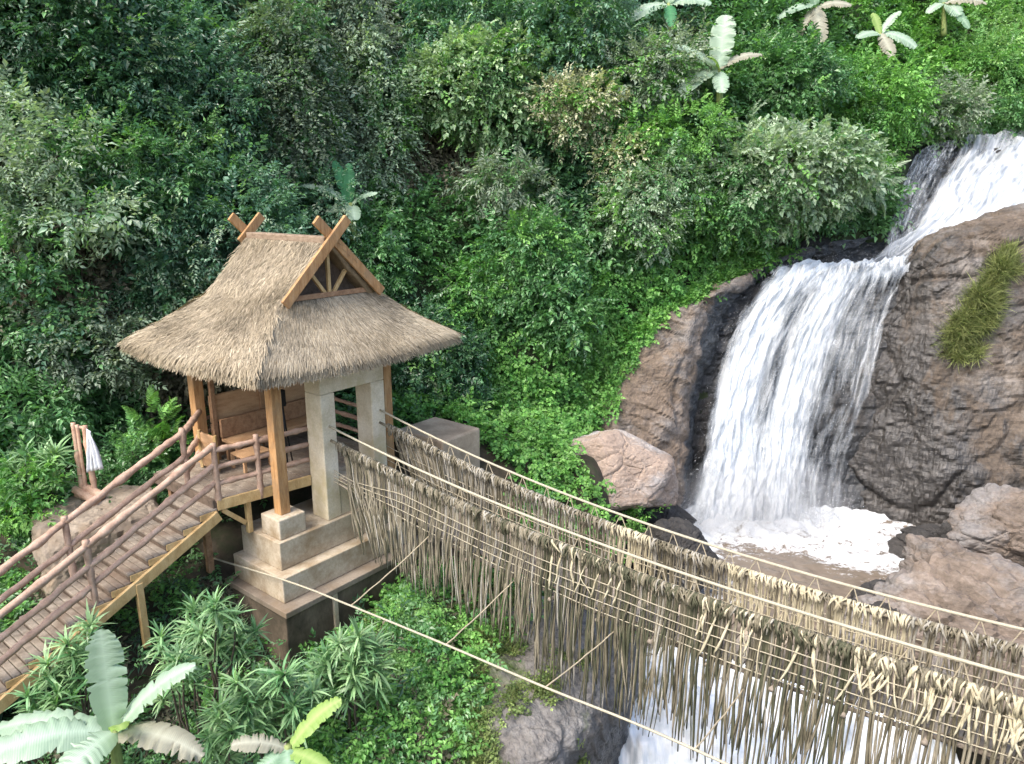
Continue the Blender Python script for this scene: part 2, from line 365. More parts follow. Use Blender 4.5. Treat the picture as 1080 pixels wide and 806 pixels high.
def rockify(g, amp=.35, freq=.5, strata=.12, sfreq=2.2, tilt=(.15, 0, 1), crack=.1, seed=0, fine=.04):
    nr, nc = g.shape[:2]; n = normals(g); p = g.reshape(-1, 3)+seed*13.7
    d = amp*.5*fbm(p*freq, 3)
    for sz_, am, sq in ((3.2, .55, (1, 1, 1.4)), (1.1, .2, (.8, 1, 1.7))):
        hh, e = blocks(p, sz_, sq, seed*3+int(sz_*10), (.25+tilt[0], .35)); d += amp*am*hh*sstep(0, .18, e)-crack*am*1.1*(1-sstep(0, .10, e))
    h = p@np.array(tilt)+.35*fbm(p*.4, 3); s = h*sfreq; fr = s-np.floor(s); d += strata*sstep(.0, .12, fr)*(1-fr)*np.clip(.3+1.6*perlin(p*.6+40), 0, 2)
    d += fine*fbm(p*4, 5, 2, .6)
    return g+n*d.reshape(nr, nc, 1)
def surf_obj(name, g, mat, label=None, cat=None, kind=None, attrs=None, loc=None, smooth=False, uv=None, parent=None):
    nr, nc = g.shape[:2]
    if loc is None and parent is None and kind is None: loc = g.reshape(-1, 3)[np.argmin(g[:, :, 2].ravel())]
    o = mesh_obj(name, g.reshape(-1, 3), grid_faces(nr, nc), mat, parent, loc, smooth, attrs, uv)
    return tag(o, label, cat, None, kind)
def zeros(g, **k):
    n = g.shape[0]*g.shape[1]; d = {'wet': np.zeros(n), 'moss': np.zeros(n)}; d.update(k); return d

# ------------------------------------------------------------------ hillside: steep sheet Y = f(X, Z)
HP = [(-150, 420, 15), (-150, 150, 16.5), (-150, -150, 19), (0, 430, 15.6), (0, 200, 17), (0, 0, 19), (0, -150, 21), (90, 470, 16.8), (110, 300, 17.6), (110, 100, 19.6), (220, 430, 18.4), (220, 200, 19.8), (220, 0, 21.6),
      (330, 400, 19.3), (330, 300, 19.8), (330, 150, 21.2), (330, 0, 23.5), (430, 430, 19.6), (430, 300, 21.2), (430, 150, 24.3), (430, 0, 26.5), (430, -150, 28.5), (520, 460, 20.4), (520, 330, 21.5), (520, 200, 23.8),
      (520, 0, 26.3), (600, 470, 21.3), (620, 350, 22.0), (620, 200, 23.3), (620, 0, 26.3), (700, 400, 22.6), (700, 300, 22.8), (700, 150, 24), (700, 0, 27.2), (780, 280, 24.3), (780, 150, 25), (780, 0, 28.4), (780, -150, 31), (850, 255, 25.2),
      (870, 150, 26.3), (870, 0, 30), (930, 230, 26.2), (960, 150, 28.6), (960, 0, 32.5), (1080, 135, 30.6), (1080, 0, 35), (1250, 120, 31), (1250, -100, 36), (1010, 190, 30.5), (1060, 165, 32), (970, 240, 28.5), (830, 400, 24), (830, 560, 22.5), (950, 400, 24.5), (1080, 400, 24), (700, 560, 22.5), (500, 560, 20.5), (1300, 400, 23.5)]
HW = np.array([P(*q) for q in HP]); _xz = HW[:, [0, 2]]; _yy = HW[:, 1]
def _phi(r2): return np.where(r2 > 0, r2*np.log(np.maximum(r2, 1e-12)), 0)
_K = _phi(((_xz[:, None]-_xz[None])**2).sum(-1))+np.eye(len(_xz))*2.0
_Pm = np.c_[np.ones(len(_xz)), _xz]; _Ms = np.block([[_K, _Pm], [_Pm.T, np.zeros((3, 3))]])
_w = np.linalg.solve(_Ms, np.r_[_yy, 0, 0, 0])
def hillY(X, Z):
    X = np.asarray(X, float); Z = np.asarray(Z, float); q = np.stack([X.ravel(), Z.ravel()], -1)
    k = _phi(((q[:, None]-_xz[None])**2).sum(-1))
    y = k@_w[:-3]+_w[-3]+q@_w[-2:]
    pp = np.stack([q[:, 0], y, q[:, 1]], -1)
    y = y-.55*fbm(pp*.33, 3)-.18*fbm(pp*1.1, 2)
    return y.reshape(X.shape)
def hit(px, py):
    r = ray(px, py); Y = 22.0
    for k in range(40):
        q = r*Y/r[1]+np.array([0, 0, CZ]); Y = .5*Y+.5*float(hillY(np.array([q[0]]), np.array([q[2]]))[0])
    return r*Y/r[1]+np.array([0, 0, CZ])
gx, gz = np.meshgrid(np.linspace(-26, 30, 260), np.linspace(-2.5, 26, 150)); gy = hillY(gx, gz)
hill = np.stack([gx, gy, gz], -1)
HN = normals(hill)
o = surf_obj('hillside', hill, MAT['hill'], kind='structure', smooth=True)
# valley ground: one sheet
def wall_dip(x, y):
    a = AB(.4, -.3, 0)[:2]; b = AB(-.3, 3.6, 0)[:2]; d = b-a; t = np.clip(((x-a[0])*d[0]+(y-a[1])*d[1])/(d@d), 0, 1); r = np.hypot(x-a[0]-t*d[0], y-a[1]-t*d[1]); return 1.35*np.exp(-(r/1.15)**2)
def ground_z(x, y):
    x = np.asarray(x, float); y = np.asarray(y, float)
    xe = np.interp(y, [4, 8, 11, 13, 16, 19, 23], [.6, .5, .9, 1.6, 3.0, 3.5, 3.5]); xr = np.interp(y, [6, 13, 17, 19, 22], [10, 9.6, 9.8, 10.5, 12])
    hl = 1.0+np.clip(.36*(y-9.5), -.1, 3.0)+.25*np.clip(-7-x, 0, 30); hl = hl-.9*sstep(-2, 1.5, x)-wall_dip(x, y)
    hr = -.6+.25*np.clip(x-xr-3, 0, 40)
    bed = -.8-3.8*(1-sstep(11.3, 13.6, y))
    tl = sstep(.3, -1.3, x-xe); tr = sstep(-.3, 1.6, x-xr)
    z = bed*(1-tl)*(1-tr)+hl*tl+hr*tr
    p = np.stack([x, y, x*0], -1).reshape(-1, 3); return z+(.22*fbm(p*.5, 4)+.05*fbm(p*2.5, 2)).reshape(x.shape)
ax = np.r_[np.linspace(-150, -20, 30), np.linspace(-19.6, 24, 220), np.linspace(25, 150, 30)]; ay = np.r_[np.linspace(-150, 0, 30), np.linspace(.5, 27, 140), np.linspace(28, 160, 30)]
xx, yy = np.meshgrid(ax, ay); gr = np.stack([xx, yy, ground_z(xx, yy)], -1)
far = np.abs(xx) > 30
gr[:, :, 2] = np.where(yy > 27, np.minimum(gr[:, :, 2], 1), gr[:, :, 2]); gr[:, :, 2] = np.clip(gr[:, :, 2], -6, 6)
surf_obj('ground', gr, MAT['soil'], kind='structure', smooth=True)

# ------------------------------------------------------------------ rocks
cl = pxnet([[(862, 640, 21.9), (930, 650, 20.4), (1000, 650, 19), (1080, 660, 18.4), (1260, 680, 18)],
            [(862, 575, 22.3), (930, 580, 20.9), (1000, 585, 19.8), (1080, 590, 19.2), (1260, 600, 18.7)],
            [(866, 480, 22.9), (930, 470, 21.7), (1000, 470, 20.5), (1080, 470, 20.0), (1260, 470, 19.5)],
            [(882, 380, 23.4), (940, 370, 22.3), (1000, 370, 21.2), (1080, 360, 20.8), (1260, 350, 20.2)],
            [(920, 310, 23.9), (958, 302, 22.8), (1000, 290, 21.9), (1080, 280, 21.5), (1260, 260, 21.1)],
            [(948, 288, 23.6), (975, 272, 22.9), (1010, 248, 22.6), (1080, 224, 22.3), (1260, 195, 22)]])
top = cl[-1]; cl = np.concatenate([cl, (top+np.array([.3, 1.6, -.1]))[None], (top+np.array([.5, 3.2, -1.2]))[None], (top+np.array([.5, 4.0, -4]))[None]])
g = rockify(loft(cl, 260, 240), .38, .42, .05, 2.6, (.22, 0, 1), .15, 1)
px_w = g.reshape(-1, 3)
wet = sstep(15.2, 9.8, px_w[:, 0])*1.2+.45*sstep(3.2, .3, px_w[:, 2]); mossy = .45*sstep(1.2, .5, np.hypot((px_w[:, 0]-13.9-.25*(px_w[:, 2]-6.3))/.45, (px_w[:, 2]-6.3)/1.5))
cliff_g = g
surf_obj('cliff_rock', g, MAT['rock_cliff'], 'tall layered brown cliff face right of the waterfall, dark and wet on its left side', 'cliff', attrs=zeros(g, wet=wet, moss=mossy))

lo_ = pxnet([[(560, 560, 20.4), (620, 560, 20.0), (670, 580, 19.6), (705, 580, 19.9), (735, 575, 21.2)],
             [(570, 500, 20.8), (620, 505, 20.3), (670, 530, 20.0), (705, 530, 20.2), (726, 530, 21.4)],
             [(585, 465, 21.2), (640, 448, 20.7), (688, 470, 20.5), (714, 462, 20.8), (734, 450, 22)],
             [(620, 415, 21.7), (660, 395, 21.3), (700, 398, 21.2), (722, 388, 21.4), (748, 375, 22.6)],
             [(650, 365, 22.2), (690, 345, 21.9), (718, 336, 21.9), (740, 322, 22.1), (768, 318, 23.2)],
             [(690, 330, 22.7), (724, 318, 22.5), (748, 311, 22.5), (772, 303, 22.8), (796, 298, 23.9)],
             [(725, 305, 23.4), (758, 296, 23.3), (786, 286, 23.4), (812, 278, 23.7), (850, 275, 24.7)],
             [(770, 280, 24.3), (805, 268, 24.3), (845, 262, 24.5), (880, 256, 24.8), (940, 240, 25.8)]])
g = rockify(loft(lo_, 220, 170), .26, .6, .08, 2.4, (.5, .2, 1), .12, 2)
q = g.reshape(-1, 3); outcrop_g = g; cc = np.tile(np.linspace(0, 1, 170), 220); rr_ = np.repeat(np.linspace(0, 1, 220), 170)
surf_obj('rock_outcrop', g, MAT['rock_brown'], 'brown rock outcrop left of the waterfall, its ridge running up under the bushes', 'rock', attrs=zeros(g, wet=.95*sstep(.78, .95, cc)+.6*sstep(.72, .85, rr_)*sstep(.2, .5, cc), moss=.42*sstep(.3, .0, cc)))  # wet beside the falls; upper band is overhang shade painted through the wet mask

wr = pxnet([[(690, 600, 21.6), (790, 610, 21.5), (860, 610, 21.5), (930, 610, 21.3)],
            [(690, 530, 22), (800, 530, 21.8), (860, 530, 21.8), (930, 530, 21.6)],
            [(715, 430, 22.5), (810, 430, 22.5), (870, 430, 22.4), (945, 430, 22.1)],
            [(745, 345, 23.1), (830, 345, 23.1), (890, 345, 23.0), (955, 340, 22.8)],
            [(780, 304, 23.7), (860, 302, 23.7), (910, 301, 23.6), (965, 297, 23.5)],
            [(800, 290, 24.6), (870, 287, 24.7), (930, 281, 24.8), (1010, 270, 24.6)],
            [(850, 250, 26), (935, 240, 26), (985, 238, 26), (1060, 232, 25.8)],
            [(900, 205, 27.4), (955, 192, 27.8), (1010, 188, 28), (1110, 185, 27.6)],
            [(940, 165, 29), (985, 153, 29.4), (1040, 149, 30), (1150, 148, 29.8)],
            [(950, 150, 31.5), (990, 146, 32), (1050, 144, 32), (1170, 144, 32)]])
g = rockify(loft(wr, 260, 170), .3, .55, .1, 1.7, (.1, 0, 1), .1, 3)
surf_obj('waterfall_rock', g, MAT['rock_dark'], 'dark wet rock steps lying behind the falling water', 'rock', attrs=zeros(g, wet=np.full(g.shape[0]*g.shape[1], .6)))

bl = pxnet([[(380, 650, 13.2), (470, 625, 13.4), (540, 625, 13.2), (610, 630, 12.9), (655, 640, 12.9), (668, 660, 13.4)],
            [(400, 690, 12.0), (470, 680, 12.1), (540, 672, 12.1), (605, 685, 11.8), (652, 705, 11.9), (668, 720, 12.8)],
            [(425, 745, 11.0), (480, 735, 10.9), (540, 726, 10.9), (597, 738, 10.75), (640, 748, 11.1), (662, 765, 12.3)],
            [(435, 800, 10.0), (480, 800, 9.9), (540, 790, 9.8), (586, 788, 9.9), (618, 783, 10.5), (650, 800, 11.9)],
            [(435, 880, 9.3), (490, 870, 9.1), (540, 860, 9.05), (578, 848, 9.4), (598, 835, 10.3), (640, 850, 11.7)],
            [(430, 1000, 8.9), (490, 990, 8.8), (540, 990, 8.8), (580, 990, 9.1), (600, 980, 10.2), (640, 980, 11.6)]])
g = rockify(loft(bl, 190, 210), .24, .75, .05, 2.6, (.9, .3, .5), .1, 4)
q = g.reshape(-1, 3); cc = np.tile(np.linspace(0, 1, 210), 190); rr_ = np.repeat(np.linspace(0, 1, 190), 210)
bluff_g = g
surf_obj('rock_bluff', g, MAT['rock_grey'], 'grey fissured rock bluff with moss patches under the rope bridge', 'rock', attrs=zeros(g, wet=.9*sstep(.84, .93, cc)*sstep(.3, .5, rr_), moss=.5*sstep(.5, .1, cc)+.25))  # dark of the undercut flank is put into the colour by the wet mask

def ico(sub):
    bm = bmesh.new(); bmesh.ops.create_icosphere(bm, subdivisions=sub, radius=1)
    v = np.array([p.co[:] for p in bm.verts]); f = np.array([[q.index for q in x.verts] for x in bm.faces]); bm.free(); return v, f
IV, IF = ico(6)
def boulder(name, label, c, rad, mat, seed, nplanes=13, planes=None, amp=.06, strata=0, rot=0, soft=14, wetlow=None, parent=None):
    q = np.random.default_rng(seed)
    if planes is None:
        n = q.normal(size=(nplanes, 3)); n /= np.linalg.norm(n, axis=1)[:, None]; d = q.uniform(.62, 1.0, nplanes)
    else:
        n = np.array([p[:3] for p in planes], float); n /= np.linalg.norm(n, axis=1)[:, None]; d = np.array([p[3] for p in planes])
    dots = IV@n.T; inv = np.maximum(dots, 0)/d
    r = 1/np.power((inv**soft).sum(1)+.001, 1/soft); r = np.minimum(r, 1.6)
    v = IV*r[:, None]; v = v*np.array(rad)
    cz, sz = math.cos(rot), math.sin(rot); v = v@np.array([[cz, sz, 0], [-sz, cz, 0], [0, 0, 1]])
    v = v+np.asarray(c)
    nn = IV@np.array([[cz, sz, 0], [-sz, cz, 0], [0, 0, 1]]); p = v+seed*3.1
    dd = amp*.8*fbm(p*.8, 3)+amp*.45*fbm(p*4, 4, 2, .6)
    for sz_, am in ((.9, 1.3), (.35, .5)):
        hh, e = blocks(p, sz_, (1, 1, 1.7), seed, (.3, .4)); dd += amp*am*hh*sstep(0, .2, e)-amp*.6*am*(1-sstep(0, .08, e))
    if strata:
        h = (p@np.array([.35, .2, 1.0])+.3*fbm(p*.7, 2))*2.6; fr = h-np.floor(h); dd += strata*sstep(0, .3, fr)*(1-sstep(.8, 1, fr))
    v = v+nn*dd[:, None]
    wet = np.zeros(len(v)) if wetlow is None else sstep(wetlow+.5, wetlow-.2, v[:, 2])
    base = np.array([c[0], c[1], v[:, 2].min()])
    o = mesh_obj(name, v, IF, mat, parent, base, False, {'wet': wet, 'moss': np.zeros(len(v))}); return tag(o, label, 'rock')
boulder('boulder', 'large pale tan angular boulder with a flat slanting top beside the falls', P(654, 498, 18.5), (1.48, 1.15, 1.3), MAT['rock_tan'], 5,
        planes=[(.22, -.86, .42, .66), (.35, -.3, .9, .70), (-.92, -.4, .1, .82), (.1, -.45, -.9, .78), (1, -.1, .15, 1.0), (.5, .1, .85, .72), (-.3, .2, 1, .85), (0, 1, 0, .8), (.75, -.65, -.1, .86), (0, 0, -1, .8), (-.5, -.8, .3, .78)], amp=.04, soft=24)
boulder('boulder', 'dark wet rounded boulder at the left edge of the pool, half behind the bridge', P(712, 590, 17.0), (1.05, .9, 1.1), MAT['rock_dark'], 8, amp=.07, wetlow=.5)
boulder('boulder', 'small brown rock behind the tan boulder under the creepers', P(592, 492, 19.2), (.75, .7, .6), MAT['rock_brown'], 9, amp=.05)
boulder('boulder', 'low dark rock at the foot of the outcrop between tan boulder and falls', P(690, 545, 19.4), (1.3, .8, .45), MAT['rock_dark'], 12, amp=.06, wetlow=.5)
# right bank
boulder('boulder', 'broad pinkish brown rock slab on the right bank beside the pool', P(1010, 668, 14.4), (2.7, 2.0, 1.2), MAT['rock_pink'], 21, amp=.10, strata=.12, soft=12, wetlow=.0)
boulder('boulder', 'rounded tan rock on the right bank, highest of the pile at the frame edge', P(1075, 566, 16.9), (1.55, 1.3, 1.05), MAT['rock_pink'], 23, amp=.07, strata=.05, soft=9)
boulder('boulder', 'long low brown rock ledge wedged under the tan rock on the right bank', P(1000, 596, 16.6), (1.5, 1.0, .38), MAT['rock_pink'], 27, amp=.07, strata=.08, wetlow=.0)
boulder('boulder', 'large rock low on the right bank behind the far vines of the bridge', P(1060, 735, 12.6), (2.0, 1.8, 1.2), MAT['rock_pink'], 29, amp=.09, strata=.12, soft=10)
boulder('boulder', 'low dark wet ledge at the foot of the right cliff behind the pool', P(1015, 573, 18.3), (1.5, 1.1, .55), MAT['rock_dark'], 35, amp=.12, strata=.1)
boulder('boulder', 'dark mossy edge of rock where the right bank meets the brown pool water', P(925, 640, 15.0), (.9, .9, .55), MAT['rock_dark'], 31, amp=.08, wetlow=.2)

# ------------------------------------------------------------------ water
def water_sheet(name, net, nr, nc, mat, off, seed, dens, amp=.12, su=26, sv=5):
    g = loft(net, nr, nc); n = normals(g)
    u, v = np.meshgrid(np.linspace(0, 1, nc), np.linspace(0, 1, nr)); uv = np.stack([u.ravel(), v.ravel()], -1)
    p = np.stack([u.ravel()*su, v.ravel()*sv, np.full(u.size, seed*5.3)], -1)
    d = off+amp*fbm(p, 4)
    g = g+n*d.reshape(nr, nc, 1)
    dn = dens(u, v) if callable(dens) else np.full(u.shape, dens)
    return surf_obj(name, g, mat, kind='structure', attrs={'dens': dn.ravel()}, uv=uv+seed*.37, smooth=True)
MAT['fallA'] = foam_mat('falling_water_dense', 12, 5.5, .34, .74, (.62, .65, .675))
MAT['fallB'] = foam_mat('falling_water_thin', 26, 12, .42, .72, (.64, .665, .685))
MAT['fallC'] = foam_mat('upper_chute_water', 9, 5, .34, .72, (.66, .68, .7))
MAT['fallD'] = foam_mat('lower_falls_water', 14, 5, .26, .58, (.74, .74, .73))
main = pxnet([[(830, 293, 24.2), (880, 291, 24.2), (925, 287, 24.2), (968, 283, 24.2)],
              [(792, 305, 23.3), (855, 302, 23.3), (910, 300, 23.2), (960, 297, 23.1)],
              [(757, 352, 22.7), (824, 355, 22.65), (886, 355, 22.4), (944, 355, 22.0)],
              [(735, 430, 22.0), (802, 430, 22.0), (866, 430, 21.7), (928, 430, 21.2)],
              [(720, 500, 21.4), (793, 500, 21.4), (850, 500, 21.2), (908, 500, 20.7)],
              [(708, 555, 20.9), (786, 560, 20.9), (845, 566, 20.7), (897, 575, 20.4)]])
def dens_main(u, v):
    d = .56-.36*np.clip(u-.45, 0, 1)*sstep(.08, .3, v)
    d += .16*np.exp(-((u-.12-.1*v)/.16)**2)+.12*np.exp(-((u-.5)/.09)**2)*sstep(.1, .3, v)-.16*np.exp(-((u-.34)/.07)**2)*sstep(.15, .3, v)*(1-sstep(.55, .8, v))
    d -= .07*np.exp(-((u-.72)/.13)**2)*sstep(.05, .2, v)*(1-sstep(.6, .9, v))
    d += .2*sstep(.25, .1, v)+.12*sstep(.8, 1, v)*sstep(.9, .5, u)
    d -= .5*sstep(.15, 0, u)+.4*sstep(.88, 1, u)
    return d
water_sheet('waterfall', main, 220, 200, MAT['fallA'], .18, 1, dens_main, .16, 18, 7)
water_sheet('waterfall_spray', main, 200, 200, MAT['fallB'], .42, 2, lambda u, v: dens_main(u, v)-.10+.05*v, .2, 24, 9)
chute = pxnet([[(1000, 146, 30.2), (1050, 142, 30.2), (1110, 140, 30), (1200, 142, 29.6)],
               [(1004, 165, 28.9), (1045, 158, 28.9), (1105, 156, 28.7), (1180, 160, 28.4)],
               [(985, 200, 27.3), (1020, 196, 27.2), (1070, 194, 26.9), (1130, 205, 26.7)],
               [(958, 245, 25.8), (995, 238, 25.6), (1035, 238, 25.4), (1090, 245, 25.2)],
               [(890, 289, 24.6), (935, 283, 24.6), (972, 278, 24.4), (1005, 273, 24.2)],
               [(825, 301, 23.75), (880, 299, 23.7), (928, 297, 23.6), (967, 293, 23.45)]])
water_sheet('upper_waterfall', chute, 150, 110, MAT['fallC'], .2, 3, lambda u, v: .57-.25*sstep(.12, 0, u)-.08*np.sin(v*9)*sstep(.5, .1, u), .24, 9, 12)
veil = pxnet([[(958, 172, 28.1), (975, 160, 28.6), (1000, 153, 29), (1020, 150, 29.4)],
              [(948, 200, 27.2), (965, 190, 27.4), (985, 185, 27.6), (1005, 180, 27.8)],
              [(938, 238, 26.0), (950, 232, 26.1), (968, 228, 26.2), (985, 222, 26.4)],
              [(928, 276, 24.7), (938, 274, 24.7), (950, 272, 24.7), (965, 268, 24.8)]])
water_sheet('thin_veil_water', veil, 90, 70, MAT['fallB'], .24, 4, lambda u, v: .5-.22*np.clip(u-.4, 0, 1)-.3*sstep(.1, 0, u), .05, 16, 3)
low = np.array([[(1.2, 14.2, -.02), (3.0, 14.2, .0), (5.9, 14.2, .0), (8.6, 14.2, -.02)],
                [(1.5, 13.5, -.03), (3.0, 13.5, .02), (5.9, 13.5, .02), (8.6, 13.5, -.03)],
                [(1.55, 12.8, -.35), (3.0, 12.7, -.25), (5.9, 12.7, -.3), (8.6, 12.7, -.35)],
                [(1.5, 12.0, -1.2), (3.0, 11.8, -1.1), (5.9, 11.8, -1.2), (8.6, 11.8, -1.3)],
                [(1.4, 11.3, -2.6), (3.0, 11.1, -2.5), (5.9, 11.1, -2.6), (8.6, 11.1, -2.6)],
                [(1.4, 10.9, -5), (3.0, 10.7, -5), (5.9, 10.7, -5), (8.6, 10.7, -5)]])
water_sheet('lower_waterfall', low, 150, 150, MAT['fallD'], .12, 5, lambda u, v: .66-.1*np.clip(u-.3, 0, 1)-.3*sstep(.08, 0, u), .3, 9, 7)
# pool
nx, ny = 240, 200
wx, wy = np.meshgrid(np.linspace(.6, 13.5, nx), np.linspace(13.2, 22.3, ny)); wp = np.stack([wx, wy, wx*0], -1).reshape(-1, 3)
base_l = P(700, 560, 20.6); base_r = P(890, 575, 20.7)
tt = np.clip((wp[:, 0]-base_l[0])/(base_r[0]-base_l[0]), 0, 1); dist = np.hypot(wp[:, 0]-(base_l[0]+tt*(base_r[0]-base_l[0])), (wp[:, 1]-20.9))
foam = sstep(3.3, .2, dist)*1.0
foam += .75*np.exp(-((wp[:, 0]-4.5)/1.1)**2-((wp[:, 1]-17.8)/2.0)**2)          # left tongue
foam += .72*np.exp(-(((wp[:, 0]-10.0)/2.3)**2+((wp[:, 1]-18.4-.3*(9.0-wp[:, 0])*.5)/.75)**2))   # right tongue
foam += .7*sstep(14.9, 13.7, wp[:, 1])*sstep(8, 6, wp[:, 0])
foam -= .8*np.exp(-((wp[:, 0]-7.2)/1.0)**2-((wp[:, 1]-17.2)/1.4)**2)
wp[:, 2] = .05*fbm(wp*np.array([1.2, 1.8, 1]), 4)+.10*foam*fbm(wp*3+9, 3)+.35*sstep(1.1, 0, dist)*(.6+perlin(wp*2.2))
m, nt, b, out = new_mat('pool_water')
n1 = noise(nt, 1.6, 8, .72, (1, 1.3, 1), dist=1.2); n2 = noise(nt, 9, 5, .7, off=3)
s = math_(nt, 'ADD', math_(nt, 'MULTIPLY', n1, .7), math_(nt, 'MULTIPLY', n2, .3))
fa = math_(nt, 'ADD', math_(nt, 'MULTIPLY', math_(nt, 'SUBTRACT', s, .5), 4.4), attr(nt, 'foam'))
ff = ramp(nt, fa, [(.3, (0, 0, 0)), (.75, (1, 1, 1))])
wc = ramp(nt, n1, [(.3, (.13, .105, .08)), (.7, (.2, .165, .13))])
L(nt, mix(nt, ff, wc, (.6, .625, .645)), b.inputs['Base Color']); L(nt, mix(nt, ff, (.12, .12, .12), (.7, .7, .7)), b.inputs['Roughness'])
bump(nt, b, s, .5, .06); MAT['pool'] = m
o = mesh_obj('water', wp, grid_faces(ny, nx), MAT['pool'], smooth=True, attrs={'foam': foam}); tag(o, kind='structure')
# spray droplets thrown up round the falls
def flecks(name, n, sampler, size, mat):
    c, = sampler(n),; k = len(c); q = RNG.normal(size=(k, 3, 3)); q /= np.linalg.norm(q, axis=2)[:, :, None]
    s = size*RNG.uniform(.4, 1.4, k)[:, None, None]; v = (c[:, None]+q*s).reshape(-1, 3)
    o = mesh_obj(name, v, np.arange(k*3).reshape(-1, 3), mat); return tag(o, kind='stuff')
m, nt, b, out = new_mat('water_drops'); b.inputs['Base Color'].default_value = (.68, .7, .72, 1); b.inputs['Roughness'].default_value = .4; MAT['drops'] = m
gm = loft(main, 60, 60); gn = normals(gm)
def samp(n):
    r = (RNG.random(n)**.8*59).astype(int); c = np.clip((RNG.beta(1.4, 2.4, n)*59), 0, 59).astype(int)
    return gm[r, c]+gn[r, c]*(.25+np.abs(RNG.normal(size=n))*.3)[:, None]+RNG.normal(size=(n, 3))*.12
o = flecks('water_spray', 9000, samp, .011, MAT['drops']); tag(o, 'white drops flying off the main waterfall', 'spray')
def samp2(n):
    x = base_l[0]+RNG.random(n)*(base_r[0]-base_l[0]); y = 20.6-np.abs(RNG.normal(size=n))*.7; return np.stack([x, y, np.abs(RNG.normal(size=n))*.45], -1)
o = flecks('water_spray', 9000, samp2, .016, MAT['drops']); tag(o, 'white splash drops low over the foot of the waterfall', 'spray')
m = bpy.data.materials.new('mist'); m.use_nodes = True; nt = m.node_tree; nt.nodes.clear(); out = nt.nodes.new('ShaderNodeOutputMaterial'); pv = nt.nodes.new('ShaderNodeVolumePrincipled')
pv.inputs['Color'].default_value = (.95, .97, 1, 1); tc = nt.nodes.new('ShaderNodeTexCoord'); ln = nt.nodes.new('ShaderNodeVectorMath'); ln.operation = 'LENGTH'; L(nt, tc.outputs['Object'], ln.inputs[0])
fo = ramp(nt, ln.outputs['Value'], [(.15, (1, 1, 1)), (1.0, (0, 0, 0))]); L(nt, math_(nt, 'MULTIPLY', fo, .5), pv.inputs['Density']); L(nt, pv.outputs[0], out.inputs['Volume'])
v_, f_ = ico(3); me = bpy.data.meshes.new('mist'); me.from_pydata([tuple(x) for x in v_], [], [tuple(int(i) for i in x) for x in f_]); me.materials.append(m)
o = bpy.data.objects.new('mist', me); COL.objects.link(o); o.location = P(800, 545, 20.2); o.scale = (3.2, 1.3, 2.1); tag(o, 'thin white mist hanging over the foot of the waterfall', 'mist', None, 'stuff')
# ------------------------------------------------------------------ pavilion
EZ = 6.79; RB = 2.6; A1, A2 = 1.3, 3.75; GW = 1.13; GZ = 7.76; RZ = 8.87; EA, EB = 5.0, 5.2
pav = thing('pavilion', 'thatched wooden pavilion with crossed gable boards at the end of the rope bridge', 'pavilion', AB(2.2, 2.2, 3.2))
def eave(a, b, dz=0): return AB(.15+a*(EA-.3)/EA, .15+b*(EB-.3)/EB, EZ+dz)
slopes = [ # name, lower edge p->q, upper edge p'->q' , rows of (lower to upper)
 ('left', [eave(0, 0), eave(EA, 0)], [AB(A1, RB-GW, GZ), AB(A2, RB-GW, GZ)], [AB(A1-.22, RB, RZ), AB(A2+.1, RB, RZ)]),
 ('right', [eave(0, EB), eave(0, 0)], [AB(A1, RB+GW, GZ), AB(A1, RB-GW, GZ)], None),
 ('back', [eave(EA, EB), eave(0, EB)], [AB(A2, RB+GW, GZ), AB(A1, RB+GW, GZ)], [AB(A2+.1, RB, RZ), AB(A1-.22, RB, RZ)]),
 ('far', [eave(EA, 0), eave(EA, EB)], [AB(A2, RB-GW, GZ), AB(A2, RB+GW, GZ)], None)]
def slope_pt(sl, u, v):
    u = np.asarray(u)[:, None]; v = np.asarray(v)[:, None]; lo, md, hi = sl[1], sl[2], sl[3]
    e0 = lo[0]*(1-u)+lo[1]*u; e1 = md[0]*(1-u)+md[1]*u
    e0 = e0+np.array([0, 0, 1])*(-.05*np.sin(u*math.pi))      # eaves droop a little between the corners
    if hi is None: p = e0*(1-v)+e1*v; d = e1-e0
    else:
        e1b = (AB(A1-.12, RB-GW, GZ) if sl[0] == 'left' else AB(A2+.05, RB+GW, GZ))*(1-u)+(AB(A2+.05, RB-GW, GZ) if sl[0] == 'left' else AB(A1-.12, RB+GW, GZ))*u
        e2 = hi[0]*(1-u)+hi[1]*u; k = .53
        p = np.where(v < k, e0*(1-v/k)+e1*(v/k), e1b*(1-(v-k)/(1-k))+e2*((v-k)/(1-k))); d = np.where(v < k, e1-e0, e2-e1b)
    sag = -.07*np.sin(np.clip(v, 0, 1)*math.pi)
    return p+np.array([0, 0, 1])*sag, d/np.linalg.norm(d, axis=1)[:, None]
vs, fs = [], []
for sl in slopes:
    nu, nv = 60, 40; u, v = np.meshgrid(np.linspace(0, 1, nu), np.linspace(0, 1, nv)); p, d = slope_pt(sl, u.ravel(), v.ravel())
    p = p+np.array([0, 0, 1])*(.035*fbm(p*2.2, 3))[:, None]
    b0 = sum(len(x) for x in vs); vs.append(p); fs.append(grid_faces(nv, nu)+b0)
roof = mesh_obj('roof', np.concatenate(vs), np.concatenate(fs), MAT['straw_base'], pav, smooth=True)
md = roof.modifiers.new('thick', 'SOLIDIFY'); md.thickness = .13; md.offset = 1 if np.cross(roof.data.vertices[1].co-roof.data.vertices[0].co, roof.data.vertices[60].co-roof.data.vertices[0].co)[2] < 0 else -1
sv, sf, stt, shh = [], [], [], []
